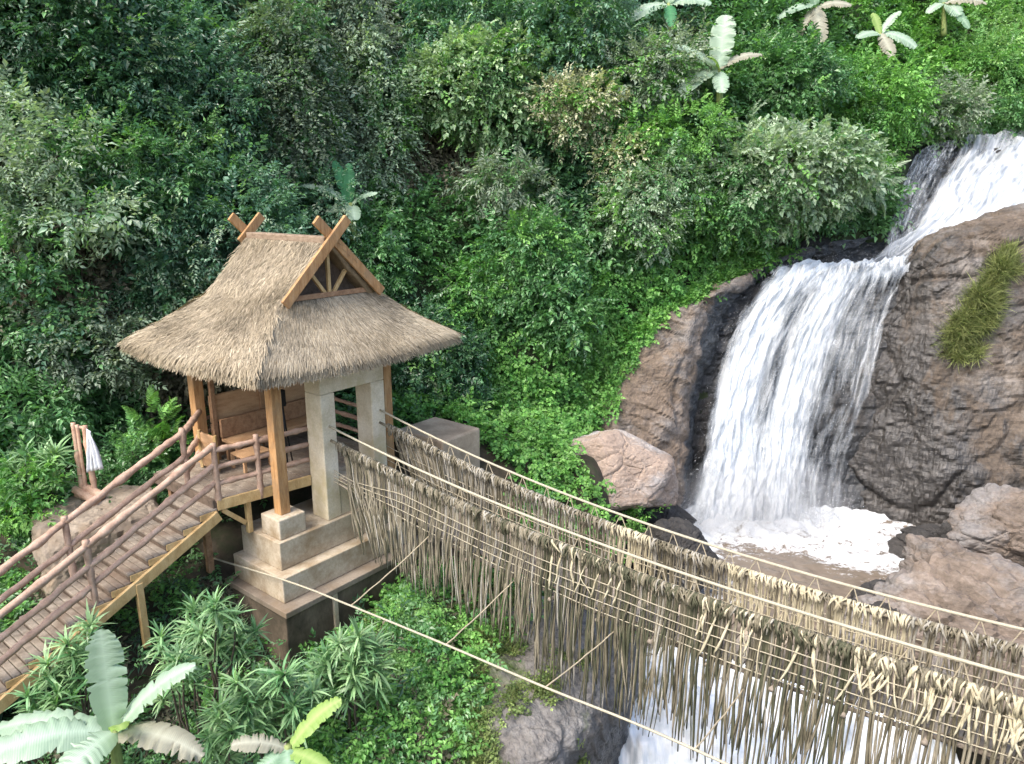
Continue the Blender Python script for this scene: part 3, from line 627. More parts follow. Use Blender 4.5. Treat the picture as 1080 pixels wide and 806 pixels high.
def straws(n, sl, vlo, vhi, ln, lift, ang, wid=.012, tone=1.0):
    u = RNG.random(n); v = vlo+(vhi-vlo)*RNG.random(n)
    crs = 22; v = np.where(RNG.random(n) < .75, (np.floor(v*crs)+RNG.normal(size=n)*.18+.5)/crs, v); v = np.clip(v, .0, 1)
    p, d = slope_pt(sl, u, v)
    e = (sl[1][1]-sl[1][0]); e = e/np.linalg.norm(e); nn = np.cross(d, e); nn *= np.sign(nn[:, 2:3])
    th = RNG.normal(size=n)*ang+.5*ang*fbm(p*1.5, 2); dn = -d*np.cos(th)[:, None]+e*np.sin(th)[:, None]
    l = ln*RNG.uniform(.6, 1.3, n)[:, None]; w = wid*RNG.uniform(.6, 1.5, n)[:, None]; s = np.cross(nn, dn)
    root = p+nn*(RNG.uniform(-.01, .03, n))[:, None]; lf = (lift*RNG.uniform(.1, 1.2, n))[:, None]
    mid = root+dn*l*.55+nn*lf; tip = root+dn*l+nn*lf*.8-np.array([0, 0, 1])*(l*.06)
    q = np.stack([root-s*w, root+s*w, mid+s*w, mid-s*w, tip+s*w*.4, tip-s*w*.4], 1).reshape(-1, 3)
    b0 = sum(len(x) for x in sv); i = np.arange(n)[:, None]*6+b0
    sv.append(q); sf.append(np.concatenate([np.concatenate([i, i+1, i+2, i+3], 1), np.concatenate([i+3, i+2, i+4, i+5], 1)]))
    cl_ = fbm(p*1.3, 3); t = tone*np.clip(1+.2*RNG.normal(size=n)+.32*cl_, .35, 1.5); h = np.clip(.5+.3*RNG.normal(size=n)+.5*fbm(p*.7+30, 2), 0, 1)
    stt.append(np.repeat(t, 6)); shh.append(np.repeat(h, 6))
straws(24000, slopes[0], .0, 1, .26, .025, .36, .0085, .95); straws(24000, slopes[1], 0, 1, .24, .012, .14, .007, 1.0)
straws(3500, slopes[2], 0, 1, .34, .04, .3); straws(2500, slopes[3], 0, 1, .34, .04, .3)
for sl, n in zip(slopes, (5200, 5200, 2000, 2000)):   # eave fringe
    n0 = len(sv); straws(n, sl, 0, .035, .2, .01, .12, .009, 1.0)
    sv[-1] = sv[-1]; q = sv[-1].reshape(-1, 6, 3); q[:, 2:, 2] -= .03; q[:, 4:, 2] -= .05; q[:, :, 2] -= (RNG.random(len(q))*.12)[:, None]; sv[-1] = q.reshape(-1, 3)
mesh_obj('thatch', np.concatenate(sv), np.concatenate(sf), MAT['straw'], roof, attrs={'tint': np.concatenate(stt), 'hue': np.concatenate(shh)})
MB().boxAB(A1-.16, A2+.06, RB-.14, RB+.14, RZ-.1, RZ+.035)  .build('ridge_cap', MAT['ridge'], roof, bevel=.02)
for a, nm in ((A1-.27, 'near'), (A2+.2, 'far')):
    for sg in (-1, 1):
        lo = AB(a-(.035*sg), RB-sg*(GW+.06), GZ-.02); ap = AB(a-(.035*sg), RB, RZ+.03); d = (ap-lo)/np.linalg.norm(ap-lo)
        MB().beam(lo-d*.05, ap+d*.5, .07, .2, (AX[0], AX[1], 0)).build('gable_board', MAT['wood'], pav, bevel=.012) if False else None
        lo = ap-d*.25 if nm == 'far' else lo; m = MB(); up = np.cross(d, np.array([AX[0], AX[1], 0])); m.beam(lo-d*.05, ap+d*.5, .07, .2, up); m.build('gable_board', MAT['wood'], pav, bevel=.012)
g_ = MB(); g_.add([AB(A1+.18, RB-GW*.98, GZ+.0), AB(A1+.18, RB+GW*.98, GZ+.0), AB(A1+.18, RB, RZ-.05), AB(A1+.24, RB-GW*.98, GZ), AB(A1+.24, RB+GW*.98, GZ), AB(A1+.24, RB, RZ-.05)],
        [(0, 1, 2), (5, 4, 3), (0, 3, 4, 1), (1, 4, 5, 2), (2, 5, 3, 0)]); g_.build('gable_backing', MAT['wood_dark_shaded'], pav)  # shade inside the gable recess is put into this dark colour
aa = A1-.05
for b1, z1 in ((RB, RZ-.15), (RB-.5, GZ+.55), (RB+.5, GZ+.55)):
    MB().beam(AB(aa, RB+(b1-RB)*.12, GZ-.02), AB(aa, b1, z1), .07, .07, (BX[0], BX[1], .3)).build('gable_strut', MAT['wood_yellow'], pav, bevel=.008)
MB().beam(AB(aa-.02, RB-GW+.1, GZ+.01), AB(aa-.02, RB+GW-.1, GZ+.01), .08, .1).build('gable_beam', MAT['wood_brown'], pav, bevel=.008)
posts = [(.88, .88, 3.74), (3.55, .82, 3.4), (.88, 3.62, 3.33), (3.55, 3.62, 3.2)]
for a, b, z0 in posts:
    m = MB(); m.boxAB(a-.11, a+.11, b-.11, b+.11, z0, 6.95); po = m.build('post', MAT['wood'], pav, bevel=.015)
    for da, db in ((-.42, 0), (0, -.42), (.42, 0), (0, .42)):
        e = np.array([np.sign(da)*.1, np.sign(db)*.1])
        MB().beam(AB(a+e[0], b+e[1], 6.28), AB(a+da, b+db, 6.68 if (da < 0 or db < 0) else 6.9), .09, .1).build('brace', MAT['wood'], po, bevel=.01)
# roof plates under the thatch
for p, q in ((AB(.86, .85, 6.8), AB(.86, 4.4, 6.8)), (AB(3.55, .85, 6.8), AB(3.55, 4.4, 6.8)), (AB(.85, .82, 6.91), AB(4.2, .82, 6.91)), (AB(.85, 3.62, 6.91), AB(4.2, 3.62, 6.91))):
    MB().beam(p, q, .12, .12).build('roof_beam', MAT['wood_brown'], pav, bevel=.01)
# pedestal under the near post
MB().boxAB(.6, 1.2, .6, 1.2, 3.33, 3.74).build('pedestal', MAT['plinth'], pav, bevel=.025)
# concrete portal
pt = MB(); pt.boxAB(.6, 1.1, 1.73, 2.07, 3.33, 5.95); po = pt.build('portal_column', MAT['conc'], pav, bevel=.02)
pt = MB(); pt.boxAB(.6, 1.1, 3.0, 3.36, 3.33, 5.95); pt.build('portal_column', MAT['conc'], pav, bevel=.02)
pt = MB(); pt.boxAB(.6, 1.1, 1.73, 3.36, 5.953, 6.6); pt.build('portal_lintel', MAT['conc'], pav, bevel=.02)
MB().boxAB(.5, 1.13, 2.073, 2.997, 4.06, 4.18).build('threshold', MAT['plinth'], pav, bevel=.012)
MB().boxAB(.62, .9, 2.073, 2.997, 3.33, 4.055).build('portal_base_wall', MAT['conc'], pav, bevel=.012)
# deck of planks running along the ridge direction
dk = MB(); nb = 18; e0 = -.12
for i in range(nb):
    b0 = e0+i*(3.8/nb); dk.boxAB(1.43-.18*(b0+.13), 3.75, b0+.006, b0+3.8/nb-.006, 4.12+random.uniform(-.004, .004), 4.2+random.uniform(-.006, .006))
dk.build('deck', MAT['deck'], pav, bevel=.008)
MB().beam(AB(1.41, -.14, 4.10), AB(1.075, 1.72, 4.10), .05, .21).build('deck_edge_board', MAT['wood_yellow'], pav, bevel=.008)
MB().boxAB(1.45, 3.7, -.2, -.13, 3.98, 4.19).build('deck_edge_board', MAT['wood_dark_shaded'], pav, bevel=.008)
MB().boxAB(1.36, 1.46, .42, .52, 3.33, 4.09).build('deck_strut', MAT['wood_yellow'], pav, bevel=.008)
MB().beam(AB(1.43, -.05, 3.98), AB(1.42, .4, 3.55), .07, .09).build('deck_strut', MAT['wood_yellow'], pav, bevel=.008)
for a, b in ((2.2, 0), (3.4, 0), (2.2, 1.8), (3.4, 1.8), (2.2, 3.4)):
    MB().boxAB(a-.06, a+.06, b-.06, b+.06, 2.4, 4.1).build('deck_strut', MAT['wood_brown'], pav, bevel=.008)
# branch railing on the open front of the deck
def rail(name, p0, p1, r, parent, amp=.012, n=None, mat='rail'):
    n = n or max(5, int(np.linalg.norm(np.asarray(p1)-np.asarray(p0))*5))
    return MB().tube(cr(rough_path(p0, p1, n, amp*.35), n*3), np.interp(np.linspace(0, 1, n*3), np.linspace(0, 1, n*2), knotty(n*2, r, .1)), 9).build(name, MAT[mat], parent, smooth=True)
for a, b in ((1.44, -.08), (1.28, .7)):
    rail('rail_post', AB(a, b, 4.0), AB(a, b, 5.3), .052, pav, .01)
for z in (5.15, 4.82, 4.5):
    rail('handrail', AB(1.44, -.08, z), AB(1.28, .72, z+.02), .05, pav, .014)
    rail('handrail', AB(1.28, .72, z+.02), AB(1.12, 1.74, z+.03), .052, pav, .014)
for z in (5.1, 4.8, 4.5):
    rail('handrail', AB(3.6, .82, z), AB(3.6, 3.62, z), .045, pav, .012); rail('handrail', AB(1.0, 3.6, z), AB(3.55, 3.66, z), .045, pav, .012)
# timber back wall, bench, loose board, low table, folded black stand
MB().boxAB(3.38, 3.44, 1.0, 3.5, 5.02, 5.62).build('back_panel', MAT['wood_panel'], pav, bevel=.008)
MB().boxAB(3.40, 3.45, 1.0, 3.5, 4.25, 5.0).build('back_panel', MAT['wood_brown'], pav, bevel=.008)
for b in (1.05, 2.2, 3.45): MB().boxAB(3.32, 3.4, b-.05, b+.05, 4.2, 6.8).build('back_stud', MAT['wood_brown'], pav, bevel=.008)
t = thing('bench', 'long brown wooden bench against the back panel inside the pavilion', 'bench', AB(3.0, 2.2, 4.2))
MB().boxAB(2.75, 3.25, 1.1, 3.4, 4.62, 4.69).build('seat', MAT['wood_panel'], t, bevel=.01)
MB().boxAB(3.2, 3.28, 1.1, 3.4, 4.7, 5.1).build('backrest', MAT['wood_brown'], t, bevel=.01)
for a, b in ((2.8, 1.2), (3.18, 1.2), (2.8, 3.3), (3.18, 3.3)): MB().boxAB(a-.04, a+.04, b-.04, b+.04, 4.2, 4.618).build('leg', MAT['wood_brown'], t, bevel=.006)
t = thing('wooden_board', 'tan framed wooden board leaning beside the left pavilion post', 'board', AB(2.9, .75, 4.2))
MB().beam(AB(2.62, .62, 4.62), AB(3.2, .62, 4.62), .05, .72).build('panel', MAT['wood_panel'], t, bevel=.008)
MB().beam(AB(2.6, .60, 4.25), AB(2.6, .60, 5.02), .08, .06, (1, 0, 0)).build('frame', MAT['wood_yellow'], t, bevel=.008)
MB().beam(AB(3.2, .60, 4.21), AB(3.2, .60, 5.02), .08, .06, (1, 0, 0)).build('frame', MAT['wood_yellow'], t, bevel=.008)
t = thing('low_table', 'small open-framed wooden table standing on the pavilion deck', 'table', AB(2.45, 1.2, 4.2))
MB().boxAB(2.2, 2.7, .95, 1.6, 4.5, 4.54).build('tabletop', MAT['wood_panel'], t, bevel=.006)
for a, b in ((2.23, .98), (2.67, .98), (2.23, 1.57), (2.67, 1.57)): MB().boxAB(a-.03, a+.03, b-.03, b+.03, 4.2, 4.498).build('leg', MAT['wood_panel'], t, bevel=.005)
t = thing('black_stand', 'slim folded black tripod standing on the deck behind the railing', 'stand', AB(1.9, 1.75, 4.2))
for dx, dy in ((0, .14), (.12, -.07), (-.12, -.07)): MB().tube([AB(1.9+dx, 1.75+dy, 4.2), AB(1.9+dx*.3, 1.75+dy*.3, 5.0), AB(1.9, 1.75, 5.55)], .016, 6).build('leg', MAT['black'], t, smooth=True)
MB().boxAB(1.84, 1.96, 1.69, 1.81, 5.5, 5.85).build('head', MAT['black'], t, bevel=.02)
# plinth: stepped concrete, with the retaining wall below
t = thing('concrete_plinth', 'stepped tan concrete plinth with rust stains carrying the pavilion portal', 'plinth', AB(1.4, 1.8, 2.2))
MB().boxAB(.52, 1.82, .52, 3.7, 2.76, 3.33).build('upper_step', MAT['plinth'], t, bevel=.02)
MB().boxAB(.24, 1.9, .34, 3.8, 2.25, 2.757).build('lower_step', MAT['plinth'], t, bevel=.02)
w_ = MB().boxAB(.02, 1.95, .2, 4.2, -1.5, 2.1295).build('retaining_wall', MAT['wall'], t, bevel=.02)
MB().boxAB(-.06, 2.0, .16, 4.22, 2.13, 2.2469).build('wall_ledge', MAT['block'], t, bevel=.015)
MB().boxAB(-.04, .02, 1.25, 1.36, .2, 2.12).build('buttress', MAT['plinth'], t, bevel=.015)
t = MB().boxAB(.25, 1.75, 4.72, 6.02, 1.5, 4.28).build('concrete_block', MAT['anchor'], None, loc=AB(1, 5.4, 1.5), bevel=.05)
tag(t, 'large tan concrete anchor block beyond the bridge head, right of the pavilion', 'block')
_pc = AB(4.1, -1.2, 2.55)
t = boulder('stone_platform', 'grey brown masonry platform behind the stair railing, carrying the pole stand', _pc, (1.2, 1.2, 1.22), MAT['block'], 61, planes=[(1, 0, .05, .95), (-1, 0, .05, .95), (0, 1, .05, .95), (0, -1, .05, .95), (.03, -.02, 1, .95), (0, 0, -1, .9), (.8, -.8, 0, 1.1)], amp=.045, soft=26, rot=-math.atan2(AX[1], AX[0]))
t['category'] = 'platform'
# ------------------------------------------------------------------ stair
st = thing('stair', 'timber stair with rough branch handrails descending to the lower left corner', 'stair', AB(1.85, -3.2, 2.6))
rise, run = .155, .335; NS = 21
sz = lambda b: 4.2+rise/run*(b+.14)
for i in range(NS):
    b1 = -.15-i*run; z = 4.2-(i+1)*rise; m = MB()
    for k in range(3): m.boxAB(1.40, 2.62, b1-run-.05+k*(run+.05)/3+.006, b1-run-.05+(k+1)*(run+.05)/3-.006, z-.055, z+random.uniform(-.004, .004))
    sp_ = m.build('step', MAT['deck'], st, bevel=.012)
    MB().boxAB(1.42, 2.6, b1+.0, b1+.03, z-.1, z+rise-.062).build('riser', MAT['wood_dark_shaded'], sp_)  # shadow below each tread painted in as a darker riser colour
for a in (1.34, 2.66):
    e = -.15-NS*run
    zt = 3.93 if a < 2 else 3.86
    MB().beam(AB(a, -.16, zt), AB(a, e, zt-NS*rise), .07, .2).build('stringer', MAT['wood_yellow' if a < 2 else 'wood_brown'], st, bevel=.01)
# saw-tooth cleats between the stringer and the steps
m = MB()
for i in range(NS):
    b1 = -.15-i*run; z = 4.2-(i+1)*rise; m.boxAB(1.376, 1.399, b1-run-.02, b1-.03, z-.14, z-.03)
m.build('cleats', MAT['wood_yellow'], st)
for b, z0 in ((-1.75, 2.0), (-4.6, 1.0)):
    MB().boxAB(1.29, 1.39, b-.06, b+.06, z0, sz(b)-.22).build('strut', MAT['wood_yellow'], st, bevel=.01); MB().boxAB(2.6, 2.7, b-.06, b+.06, z0, sz(b)-.22).build('strut', MAT['wood_brown'], st, bevel=.01)
na, fa_ = 1.46, 2.58
for b in (-2.42, -4.75, -6.6): rail('rail_post', AB(na, b, sz(b)-.12), AB(na, b, sz(b)+1.12), .055, st, .012)
for b in (-.06, -2.3, -4.7, -6.6): rail('rail_post', AB(fa_, b, sz(b)-.12), AB(fa_, b, sz(b)+1.12), .055, st, .012)
bs = [-.08, -2.42, -4.75, -6.6]
for h, r in ((1.02, .062), (.66, .056), (.32, .052)):
    for i in range(3): rail('handrail', AB(na, bs[i], sz(bs[i])+h), AB(na, bs[i+1], sz(bs[i+1])+h), r, st, .016)
bs = [-.06, -2.3, -4.7, -6.6]
for h, r in ((1.02, .06), (.55, .055)):
    for i in range(3): rail('handrail', AB(fa_, bs[i], sz(bs[i])+h), AB(fa_, bs[i+1], sz(bs[i+1])+h), r, st, .016)
    rail('handrail', AB(fa_, -.06, 4.2+h), AB(3.45, .78, 4.3+h), r, st, .014)
rail('handrail', AB(fa_, -.06, 4.45), AB(3.45, .78, 4.55), .05, st, .014)
# ------------------------------------------------------------------ stand of poles with the white cloth
YC = 14.0
t = thing('pole_stand', 'stand of tilted pinkish bamboo poles on the platform left of the stair', 'pole stand', P(95, 522, YC))
MAT['bamboo'] = surf_mat('pink_bamboo', [(.38, .22, .15), (.56, .36, .25), (.62, .46, .34)], 5, None, .6, .3, .006, 30)
for a, b, r in (((77, 446), (87, 517), .045), ((81, 448), (91, 518), .035), ((89, 449), (100, 519), .055)):
    rail('pole', P(b[0], b[1], YC), P(a[0], a[1], YC+.05), r, t, .006, 8, 'bamboo')
rail('crossbar', P(75, 449, YC+.06), P(92, 452, YC+.08), .03, t, .004, 5, 'bamboo')
for k, (p, q) in enumerate((((79, 516), (103, 530)), ((86, 512), (108, 523)), ((82, 521), (98, 533)))):
    a_ = P(p[0], p[1], YC+.1*k); b_ = P(q[0], q[1], YC-.25+.1*k); MB().tube([a_, a_*.5+b_*.5, b_], .085, 12).build('log', MAT['bamboo'], t, smooth=False)
m = MB()
def cloth_strip(pts, thick=.012, name=None):
    c = cr(np.array([[P(l[0], l[1], YC-.07), P(r[0], r[1], YC-.07)] for l, r in pts]), 16); nc = 9; vv = []
    for i, (l, r) in enumerate(c):
        for j in range(nc):
            s = j/(nc-1); q = l*(1-s)+r*s; q = q+np.array([0, 1, 0])*(.03*math.sin(s*11+i*.25)*min(1, i/5)); vv.append(q)
    return np.array(vv), grid_faces(16, nc)
v1, f1 = cloth_strip([((91, 452), (96, 455)), ((91, 466), (97, 468)), ((91.5, 482), (98, 483)), ((92, 498), (100, 496))])
v2, f2 = cloth_strip([((93, 453), (96, 454)), ((96, 464), (100, 463)), ((99, 478), (105, 476)), ((102, 495), (110, 494))])
v2[:, 1] -= .05
o = mesh_obj('white_cloth', np.concatenate([v1, v2]), np.concatenate([f1, f2+len(v1)]), MAT['cloth'], None, P(97, 498, YC-.07), smooth=True)
md = o.modifiers.new('thick', 'SOLIDIFY'); md.thickness = .01
tag(o, 'white cloth draped over the tallest pole of the stand and hanging in two tails', 'cloth')
# ------------------------------------------------------------------ rope bridge
br = thing('rope_bridge', 'long rope footbridge hung with dry vines, sagging from the pavilion to the lower right', 'bridge', AB(.5, 2.55, 4.2))
def quad(pts):
    x = [p[0] for p in pts]; return np.poly1d(np.polyfit(x, [p[1] for p in pts], 2))
hN = quad([(-.6, 5.29), (5.76, 4.73), (10.86, 4.83)]); hF = quad([(-.4, 5.28), (6.04, 4.57), (10.8, 4.70)]); dZ = quad([(-.5, 4.16), (5.8, 3.60), (11, 3.84)])
BN, BF = 1.90, 3.22; S1 = 13.6
def BR(s, b, z): return AB(-s, b, z)
ss = np.linspace(-.62, S1, 60)
MB().tube([BR(s, BN, hN(s)) for s in ss], .021, 8).build('handrail_rope', MAT['white_rope'], br, smooth=True)
MB().tube([BR(s, BF, hF(s)) for s in ss], .021, 8).build('handrail_rope', MAT['white_rope'], br, smooth=True)
HD = .30
MB().tube([BR(s, BN+.02, hN(s)-HD) for s in ss], .028, 7).build('vine_rail', MAT['vine_a'], br, smooth=True)
MB().tube([BR(s, BF-.02, hF(s)-HD+.03) for s in ss], .028, 7).build('vine_rail', MAT['vine_a'], br, smooth=True)
m1, m2 = MB(), MB(); s = -.5; k = 0
while s < S1:
    w = random.uniform(.13, .2); z = dZ(s+w/2); zz = dZ(s+w)-dZ(s)
    mm = m2 if (5.4 < s < 10.5 and random.random() < .28) else m1; j = random.uniform(-.05, .06)
    c = [BR(s+.006, BN+.1+j, dZ(s)-.04), BR(s+w-.006, BN+.1+j, dZ(s)+zz-.04), BR(s+w-.006, BF-.08+j, dZ(s)+zz-.04), BR(s+.006, BF-.08+j, dZ(s)-.04)]
    mm.hexa(c+[q+np.array([0, 0, .04]) for q in c]); s += w; k += 1
m1.build('deck', MAT['deck'], br, bevel=.004); m2.build('deck_planks', MAT['pale_plank'], br, bevel=.004)
sd = np.linspace(-.5, S1, 50)
for b in (BN+.07, BF-.06): MB().tube([BR(s, b, dZ(s)-.075) for s in sd], .03, 7).build('deck_cable', MAT['deck'], br, smooth=True)
s = .4
while s < S1:
    MB().tube([BR(s, BN-.08, dZ(s)-.1), BR(s, 2.5, dZ(s)-.11), BR(s, BF+.06, dZ(s)-.1)], .035, 8).build('crossbeam', MAT['deck'], br, smooth=True); s += .88
for k in range(4):
    h = .06+.155*k
    MB().tube([BR(s, BN-.045+.01*math.sin(s*3+k), dZ(s)+h*min(1, .45+s*.4 if s > 0 else .45)+.008*math.sin(s*2.1+k)) for s in sd], .0085, 5).build('net_wire', MAT['wire'], br, smooth=True)
    if k < 3: MB().tube([BR(s, BF+.045, dZ(s)+h) for s in sd], .0085, 5).build('net_wire', MAT['wire'], br, smooth=True)
s = .3
while s < S1-.3:
    for b, hh, dd in ((BF, hF, .24), (BN, hN, .27)):
        if b == BN and random.random() < .35: continue
        o_ = random.uniform(-.05, .05)
        tm = MB()
        for e in (-.13, .14):
            tm.tube([BR(s+o_, b, hh(s+o_)), BR(s+o_+e*random.uniform(.6, 1.1), b+random.uniform(-.02, .02), hh(s)-dd-.05)], .008, 5)
        tm.build('tie_rope', MAT['rope'], br)
    s += random.uniform(.36, .55)
def vine_path(s, near, q, pale=False):
    top = (hN(s) if near else hF(s)+.03)-HD+.03; b = BN if near else BF; dz = dZ(s)
    lean = (1.9-s)*.34*q.uniform(.6, 1.2) if s < 1.9 else 0
    ln = top-dz+((q.uniform(.75, 1.35) if s < 4.5 else q.uniform(.85, 1.75)) if near else q.uniform(.1, .9)); ln *= (1.0 if q.random() > .12 else .7)
    if s < 2.2 and near: ln = min(ln, top-2.3-.1*q.random())
    if near and pale: ln = top-dz-q.uniform(.0, .35)
    out = -1 if near else 1
    st_ = q.uniform(.07, .2); ta = q.normal()*.06
    so = -out if not near else out            # stub falls on the side seen from the camera's bank
    pts = [BR(s+ta+.02, b+out*.07*(1 if near else -1), top-st_), BR(s+ta*.5, b+out*.06*(1 if near else -1), top-.02), BR(s, b+out*.03*(1 if near else -1), top+.035)]
    j1, j2 = q.normal()*.02, q.normal()*.07
    pts += [BR(s+j1*.2, b-out*.035*(1 if near else -1), top+.0), BR(s+j1+lean*.25, b-out*.03*(1 if near else -1), top-.25*ln*.9)]
    bb = b+out*.03
    for f in (.45, .65, .83, 1.0):
        pts.append(BR(s+j1*(1-f)+j2*f*f*1.4+lean*f, bb+out*q.uniform(-.02, .03)+out*.05*f+q.normal()*.008, top-ln*f))
    return pts
q = np.random.default_rng(77); vines = []
for near in (True, False):
    s = -.35
    while s < S1-.1:
        x = q.random()
        if near:
            if s > 9.2 and s < 11.2: mt = 'vine_c' if x < .38 else 'vine_b' if x < .7 else 'vine_a'
            elif s > 4.6: mt = 'vine_d' if x < .42 else 'vine_b' if x < .72 else 'vine_a' if x < .9 else 'vine_c' if x < .95 else 'vine_e'
            else: mt = 'vine_a' if x < .45 else 'vine_e' if x < .62 else 'vine_b' if x < .95 else 'vine_d'
        else:
            if 5.0 < s < 5.8 or 7.1 < s < 9.6: mt = 'vine_c' if x < .8 else 'vine_a'
            else: mt = 'vine_a' if x < .45 else 'vine_b' if x < .68 else 'vine_e'
        vines.append((near, s, mt, vine_path(s, near, q, mt == 'vine_c'), q.uniform(.008, .0175)*(1.12 if mt == 'vine_c' else 1)))
        s += q.uniform(.018, .038)*(.85 if s < 4 else .9 if not near else .66)
vines.sort(key=lambda v: (not v[0], -v[1]))
rest = {}
vis = [v for v in vines if v[1] < 11.4]
pick = set(id(v) for v in [v for v in vis if v[0]][:60]+[v for v in vis if not v[0]][:40])
for v in vines:
    near, s, mt, pth, r = v; n = len(pth); rr = np.full(n, r); rr[-1] *= .5; rr[0] *= .75
    pp = cr(np.array(pth), 15); rs = np.interp(np.linspace(0, 1, 15), np.linspace(0, 1, n), rr)*(1+.2*q.normal(size=15))
    if id(v) in pick: MB().tube(pp, rs, 6).build('hanging_vine', MAT[mt], br, smooth=True)
    else: rest.setdefault(mt, MB()).tube(pp, rs, 6)
vv, ff, mi, ms = [], [], [], []; b0 = 0
for i, (mt, m) in enumerate(rest.items()):
    vv += m.v; ff += [tuple(x+b0 for x in f) for f in m.f]; mi += [i]*len(m.f); b0 += len(m.v); ms.append(MAT[mt])
me = bpy.data.meshes.new('hanging_vines'); off = wpos(br); me.from_pydata([tuple(np.array(x)-off) for x in vv], [], ff)
for m in ms: me.materials.append(m)
me.polygons.foreach_set('material_index', mi); me.polygons.foreach_set('use_smooth', [True]*len(ff))
o = bpy.data.objects.new('hanging_vines', me); COL.objects.link(o); o.parent = br; o['kind'] = 'stuff'
# stay cable below and the thin guys that tie it to the deck
cab = cr(np.array([P(195, 580, 14.4), P(300, 612, 12.15), P(370, 639, 11.05), P(470, 680, 9.8), P(575, 725, 8.65), P(665, 761, 7.85), P(760, 803, 7.1), P(860, 850, 6.4)]), 50)
o = MB().tube(cab, .017, 8).build('stay_cable', MAT['white_rope'], None, loc=cab[0], smooth=True)
tag(o, 'long pale stay cable slanting below the bridge from under the stair to the bottom edge', 'cable')
def planeB(px, py, b):
    r = ray(px, py); t = (b+P0@BX)/(r[:2]@BX); return r*t+np.array([0, 0, CZ])
def cabpt(px):
    i = np.argmin([abs(CX+F*c[0]/(c[1]*cp-(c[2]-CZ)*sp)-px) for c in cab]); return cab[i]
for top, lx, lab in (((455, 563), 372, 'thin guy rope nearest the pavilion, tying bridge deck to the stay cable'), ((543, 611), 467, 'second thin guy rope from the pavilion, over the green mossy slope'),
                     ((650, 664), 578, 'third thin guy rope from the pavilion, in front of the grey bluff'), ((786, 724), 735, 'guy rope in front of the white lower falls, last towards the right')):
    a_, b_ = planeB(top[0], top[1], BN), cabpt(lx); pth = rough_path(a_, b_, 10, .004, .03)
    o = MB().tube(pth, .011, 6).build('guy_rope', MAT['rope'], None, loc=b_, smooth=True); tag(o, lab, 'rope', 'guy ropes under the bridge')
# ------------------------------------------------------------------ foliage
def leaf(l, w, fold=.18, droop=.15):
    return np.array([[0, 0, 0], [-w/2, .42*l, fold*w], [w/2, .42*l, fold*w], [0, .5*l, -.02*l], [0, l, -droop*l]]), np.array([[0, 3, 1], [0, 2, 3], [1, 3, 4], [3, 2, 4]])
def lance(l, w, droop=.5, seg=4):
    v, f = [], []
    for i in range(seg+1):
        t = i/seg; ww = w/2*(math.sin(math.pi*min(1, .12+t*.9))**.8 if i < seg else .05); y = l*(t-.12*droop*t*t); z = l*(.10*t-droop*.5*t*t)
        v += [[-ww, y, z], [ww, y, z]]
        if i: a = 2*i-2; f += [[a, a+1, a+3], [a, a+3, a+2]]
    return np.array(v), np.array(f)
def rotm(yaw, pitch, roll):
    cy, sy, cx, sx, cr_, sr = math.cos(yaw), math.sin(yaw), math.cos(pitch), math.sin(pitch), math.cos(roll), math.sin(roll)
    Rz = np.array([[cy, -sy, 0], [sy, cy, 0], [0, 0, 1]]); Rx = np.array([[1, 0, 0], [0, cx, -sx], [0, sx, cx]]); Ry = np.array([[cr_, 0, sr], [0, 1, 0], [-sr, 0, cr_]])
    return Rz@Rx@Ry
class T:
    def __init__(s): s.v, s.f, s.id, s.n = [], [], [], 0
    def put(s, lf, M, pos):
        v, f = lf; b = sum(len(x) for x in s.v); s.v.append(v@M.T+np.asarray(pos)); s.f.append(f+b); s.id.append(np.full(len(v), s.n)); s.n += 1
    def done(s): s.V = np.concatenate(s.v); s.F = np.concatenate(s.f); s.ID = np.concatenate(s.id); return s
tr = np.random.default_rng(5)
def spray(n, ln, ll, lw, ang=(45, 70), droop=.25, lp=-15):
    t = T()
    for i in range(n):
        f = (i+.6)/n; sd = -1 if i % 2 else 1; k = tr.uniform(.75, 1.15)*(1-.25*f)
        t.put(leaf(ll*k, lw*k, tr.uniform(.1, .3), tr.uniform(.05, .3)), rotm(-sd*R(tr.uniform(*ang)), R(lp+tr.normal()*14), sd*R(tr.uniform(-10, 25))), (tr.normal()*.01, ln*f, -droop*ln*f*f+tr.normal()*.015))
    t.put(leaf(ll, lw, .2, .2), rotm(tr.normal()*.2, R(-20), 0), (0, ln, -droop*ln)); return t.done()
def frond(n, ln, ll, lw, droop=.4, ld=.3):
    t = T()
    for i in range(n):
        f = .15+.85*(i+.5)/n; k = math.sin(math.pi*min(1, .25+f*.7))*tr.uniform(.9, 1.1)
        for sd in (-1, 1):
            t.put(lance(ll*k, lw, ld, 2), rotm(-sd*R(68-28*f+tr.normal()*4), R(-5-30*droop*f), 0), (0, ln*f*(1-.1*droop*f), .18*ln*f-droop*ln*f*f*.75))
    return t.done()
def rosette(n, ll, lw, droop=.7):
    t = T()
    for i in range(n):
        el = tr.uniform(-10, 78); k = tr.uniform(.7, 1.15); t.put(lance(ll*k, lw, droop*tr.uniform(.5, 1.3), 4), rotm(i*2.4+tr.normal()*.2, R(el), tr.normal()*.2), (0, 0, tr.uniform(-.1, .05)))
    return t.done()
def chain(n, ln, ll, lw):
    t = T()
    for i in range(n):
        f = (i+.5)/n; t.put(leaf(ll*tr.uniform(.7, 1.2), lw*tr.uniform(.8, 1.1), .15, .2), rotm(tr.uniform(-2.4, 2.4)*.5, R(tr.uniform(10, 50)), tr.normal()*.4), (tr.normal()*.06, ln*f, tr.normal()*.03))
    return t.done()
